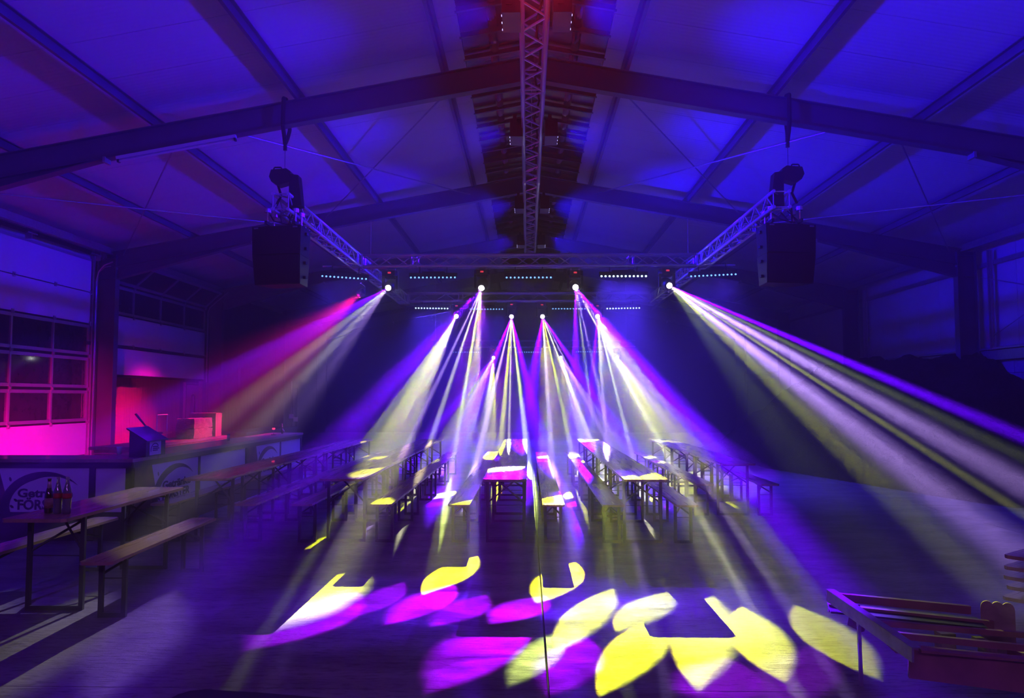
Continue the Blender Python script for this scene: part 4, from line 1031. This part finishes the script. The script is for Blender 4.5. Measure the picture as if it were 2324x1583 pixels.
lg = on_z(1955, 1556, 0); bar3(P(lg.x, lg.y, 0), P(lg.x - .0, lg.y + .02, .47), .018, .018, m_rail, 'thin_leg')
box1((P(lg.x, lg.y, 0)[0] + .02, P(lg.x, lg.y, 0)[1] + .01, .36), (.06, .03, .03)).build('leg_clamp', m_rail, fw)
# far trough: two flanges and a dark web
a1 = pz(1882, 1352, .45); b1_ = pz(2202, 1383, .42)
bar3(a1, b1_, .035, .048, m_red, 'trough_side')
a2 = pz(1880, 1378, .37); b2_ = pz(2255, 1418, .34)
bar3(a2, b2_, .03, .05, m_red, 'trough_side')
mid1 = tuple((Vector(a1) + Vector(a2)) / 2 - Vector((0, 0, .035))); mid2 = tuple((Vector(b1_) + Vector(b2_)) / 2 - Vector((0, 0, .035)))
bar3(mid1, mid2, .24, .012, m_black, 'trough_floor')
# thinner cross members
for (p, q_, w_, h_) in (((1972, 1411), (2324, 1440), .03, .03), ((2010, 1438), (2380, 1475), .03, .035), ((2052, 1466), (2380, 1500), .03, .02)):
    bar3(pz(*p, .36), pz(*q_, .33), w_, h_, m_red, 'cross_member')
for (p, q_) in (((1928, 1408), (1960, 1424)), ((1995, 1432), (2040, 1472))):
    bar3(pz(*p, .33), pz(*q_, .31), .03, .05, m_red, 'angle_bracket')
# near deep beam
n1 = Vector(pz(2062, 1503, .30)); n2 = Vector(pz(2420, 1548, .27))
bar3(tuple(n1), tuple(n2), .035, .15, m_red, 'deep_beam')
e0 = Vector(pz(2088, 1474, .385)); e1 = Vector(pz(2430, 1505, .37)); bar3(tuple(e0), tuple(e1), .06, .012, m_red, 'beam_flange')
# slanting wooden struts under the frame
for (p, q_) in (((2215, 1452), (2275, 1482)), ((2270, 1470), (2330, 1492))): bar3(pz(*p, .25), pz(*q_, .27), .05, .05, m_pallet, 'timber_strut')
ft = [(-.1, -.12), (.1, -.12), (.1, .12), (-.1, .12)]
for px, py in ((2240, 1470), (2120, 1520)):
    v = Vector(pz(px, py, 0)); 
    box1((v.x + .1, v.y + .05, .11), (.09, .09, .22)).build('timber_block', m_pallet, fw)
# round-topped planks standing up
pl = thing('rounded_planks', 'pair of round-topped upright boards fixed at the end of the rusty frame', 'board', on_z(2262, 1455, .22)); pl.location.z = 0
shape = [(-.036, 0), (.036, 0), (.036, .22)] + [(.036 * math.cos(a * PI / 8), .22 + .045 * math.sin(a * PI / 8)) for a in range(0, 9)] + [(-.036, .22)]
for k in range(3):
    MB().prism(shape, -.008, .008, Matrix.Translation((.048 * k - .05, -.025 * k, .20)) @ Matrix.Rotation(-.5, 4, 'Z') @ Matrix(((1,0,0,0),(0,0,-1,0),(0,1,0,0),(0,0,0,1)))).build('board', m_pallet, pl)
box1((0, -.02, .10), (.20, .10, .20)).build('timber_block', m_pallet, pl)
# stack of folded beer tables at the right edge
for k in range(5):
    z = .16 + k * .082
    px, py = [(2272, 1353), (2281, 1329), (2274, 1306), (2275, 1284), (2276, 1259)][k]
    v = on_z(px, py, z + .03); ang = math.radians(-24)
    o = thing('folded_table', 'folded beer table lying in the stack at the right edge, ' + ['lowest', 'second from the bottom', 'third from the bottom', 'second from the top', 'topmost'][k], 'table', (v.x, v.y, z), rz=math.radians(-52), group='stacked folded tables')
    c = .03; LN, W = 2.2, .5
    MB().prism([(c, 0), (LN - c, 0), (LN, c), (LN, W - c), (LN - c, W), (c, W), (0, W - c), (0, c)], .008, .034).build('tabletop', m_table, o)
    for y in (.05, W - .05): box1((LN * .5, y, -.008), (LN * .8, .03, .03)).build('leg', m_tframe, o)
    for x in (.4, LN - .4): box1((x, W / 2, -.012), (.03, W - .12, .03)).build('foot_bar', m_tframe, o)
v = on_z(2272, 1353, .19); o = thing('stack_trestle', 'low timber bearers under the stack of folded tables at the right edge', 'trestle', (v.x, v.y, 0), rz=math.radians(-52))
for x in (.4, 1.8): box1((x, .25, .065), (.09, .5, .13)).build('bearer', m_pallet, o)
# black case top at the bottom edge near the camera
p = on_z(575, 1572, .90)
kc = thing('flight_case', 'black rounded case lid just showing at the bottom edge', 'case', (p.x, p.y - .155, 0), rz=math.radians(-6))
r_ = [(-.36 + .0, -.25), (.36, -.25), (.36, .22)]
poly = [(-.20, -.25), (.16, -.25), (.20, .12), (.08, .165), (-.15, .165)] + [(-.15 + .07 * math.cos(a * PI / 8) - .0, .095 + .07 * math.sin(a * PI / 8)) for a in range(4, 9)]
MB().prism([(-.22,-.25),(.20,-.25),(.20,.145),(.0,.16),(-.16,.165),(-.195,.15),(-.215,.12),(-.22,.08)], .84, .90).build('lid', m_black, kc)
MB().prism([(-.20,-.24),(.19,-.24),(.19,.13),(-.2,.14)], .02, .835).build('case_body', m_black, kc)
for x in (-.15, .15):
    for y in (-.2, .1): MB().tube((x, y, 0), (x, y, .03), .03, 10).build('castor', m_rubber, kc)
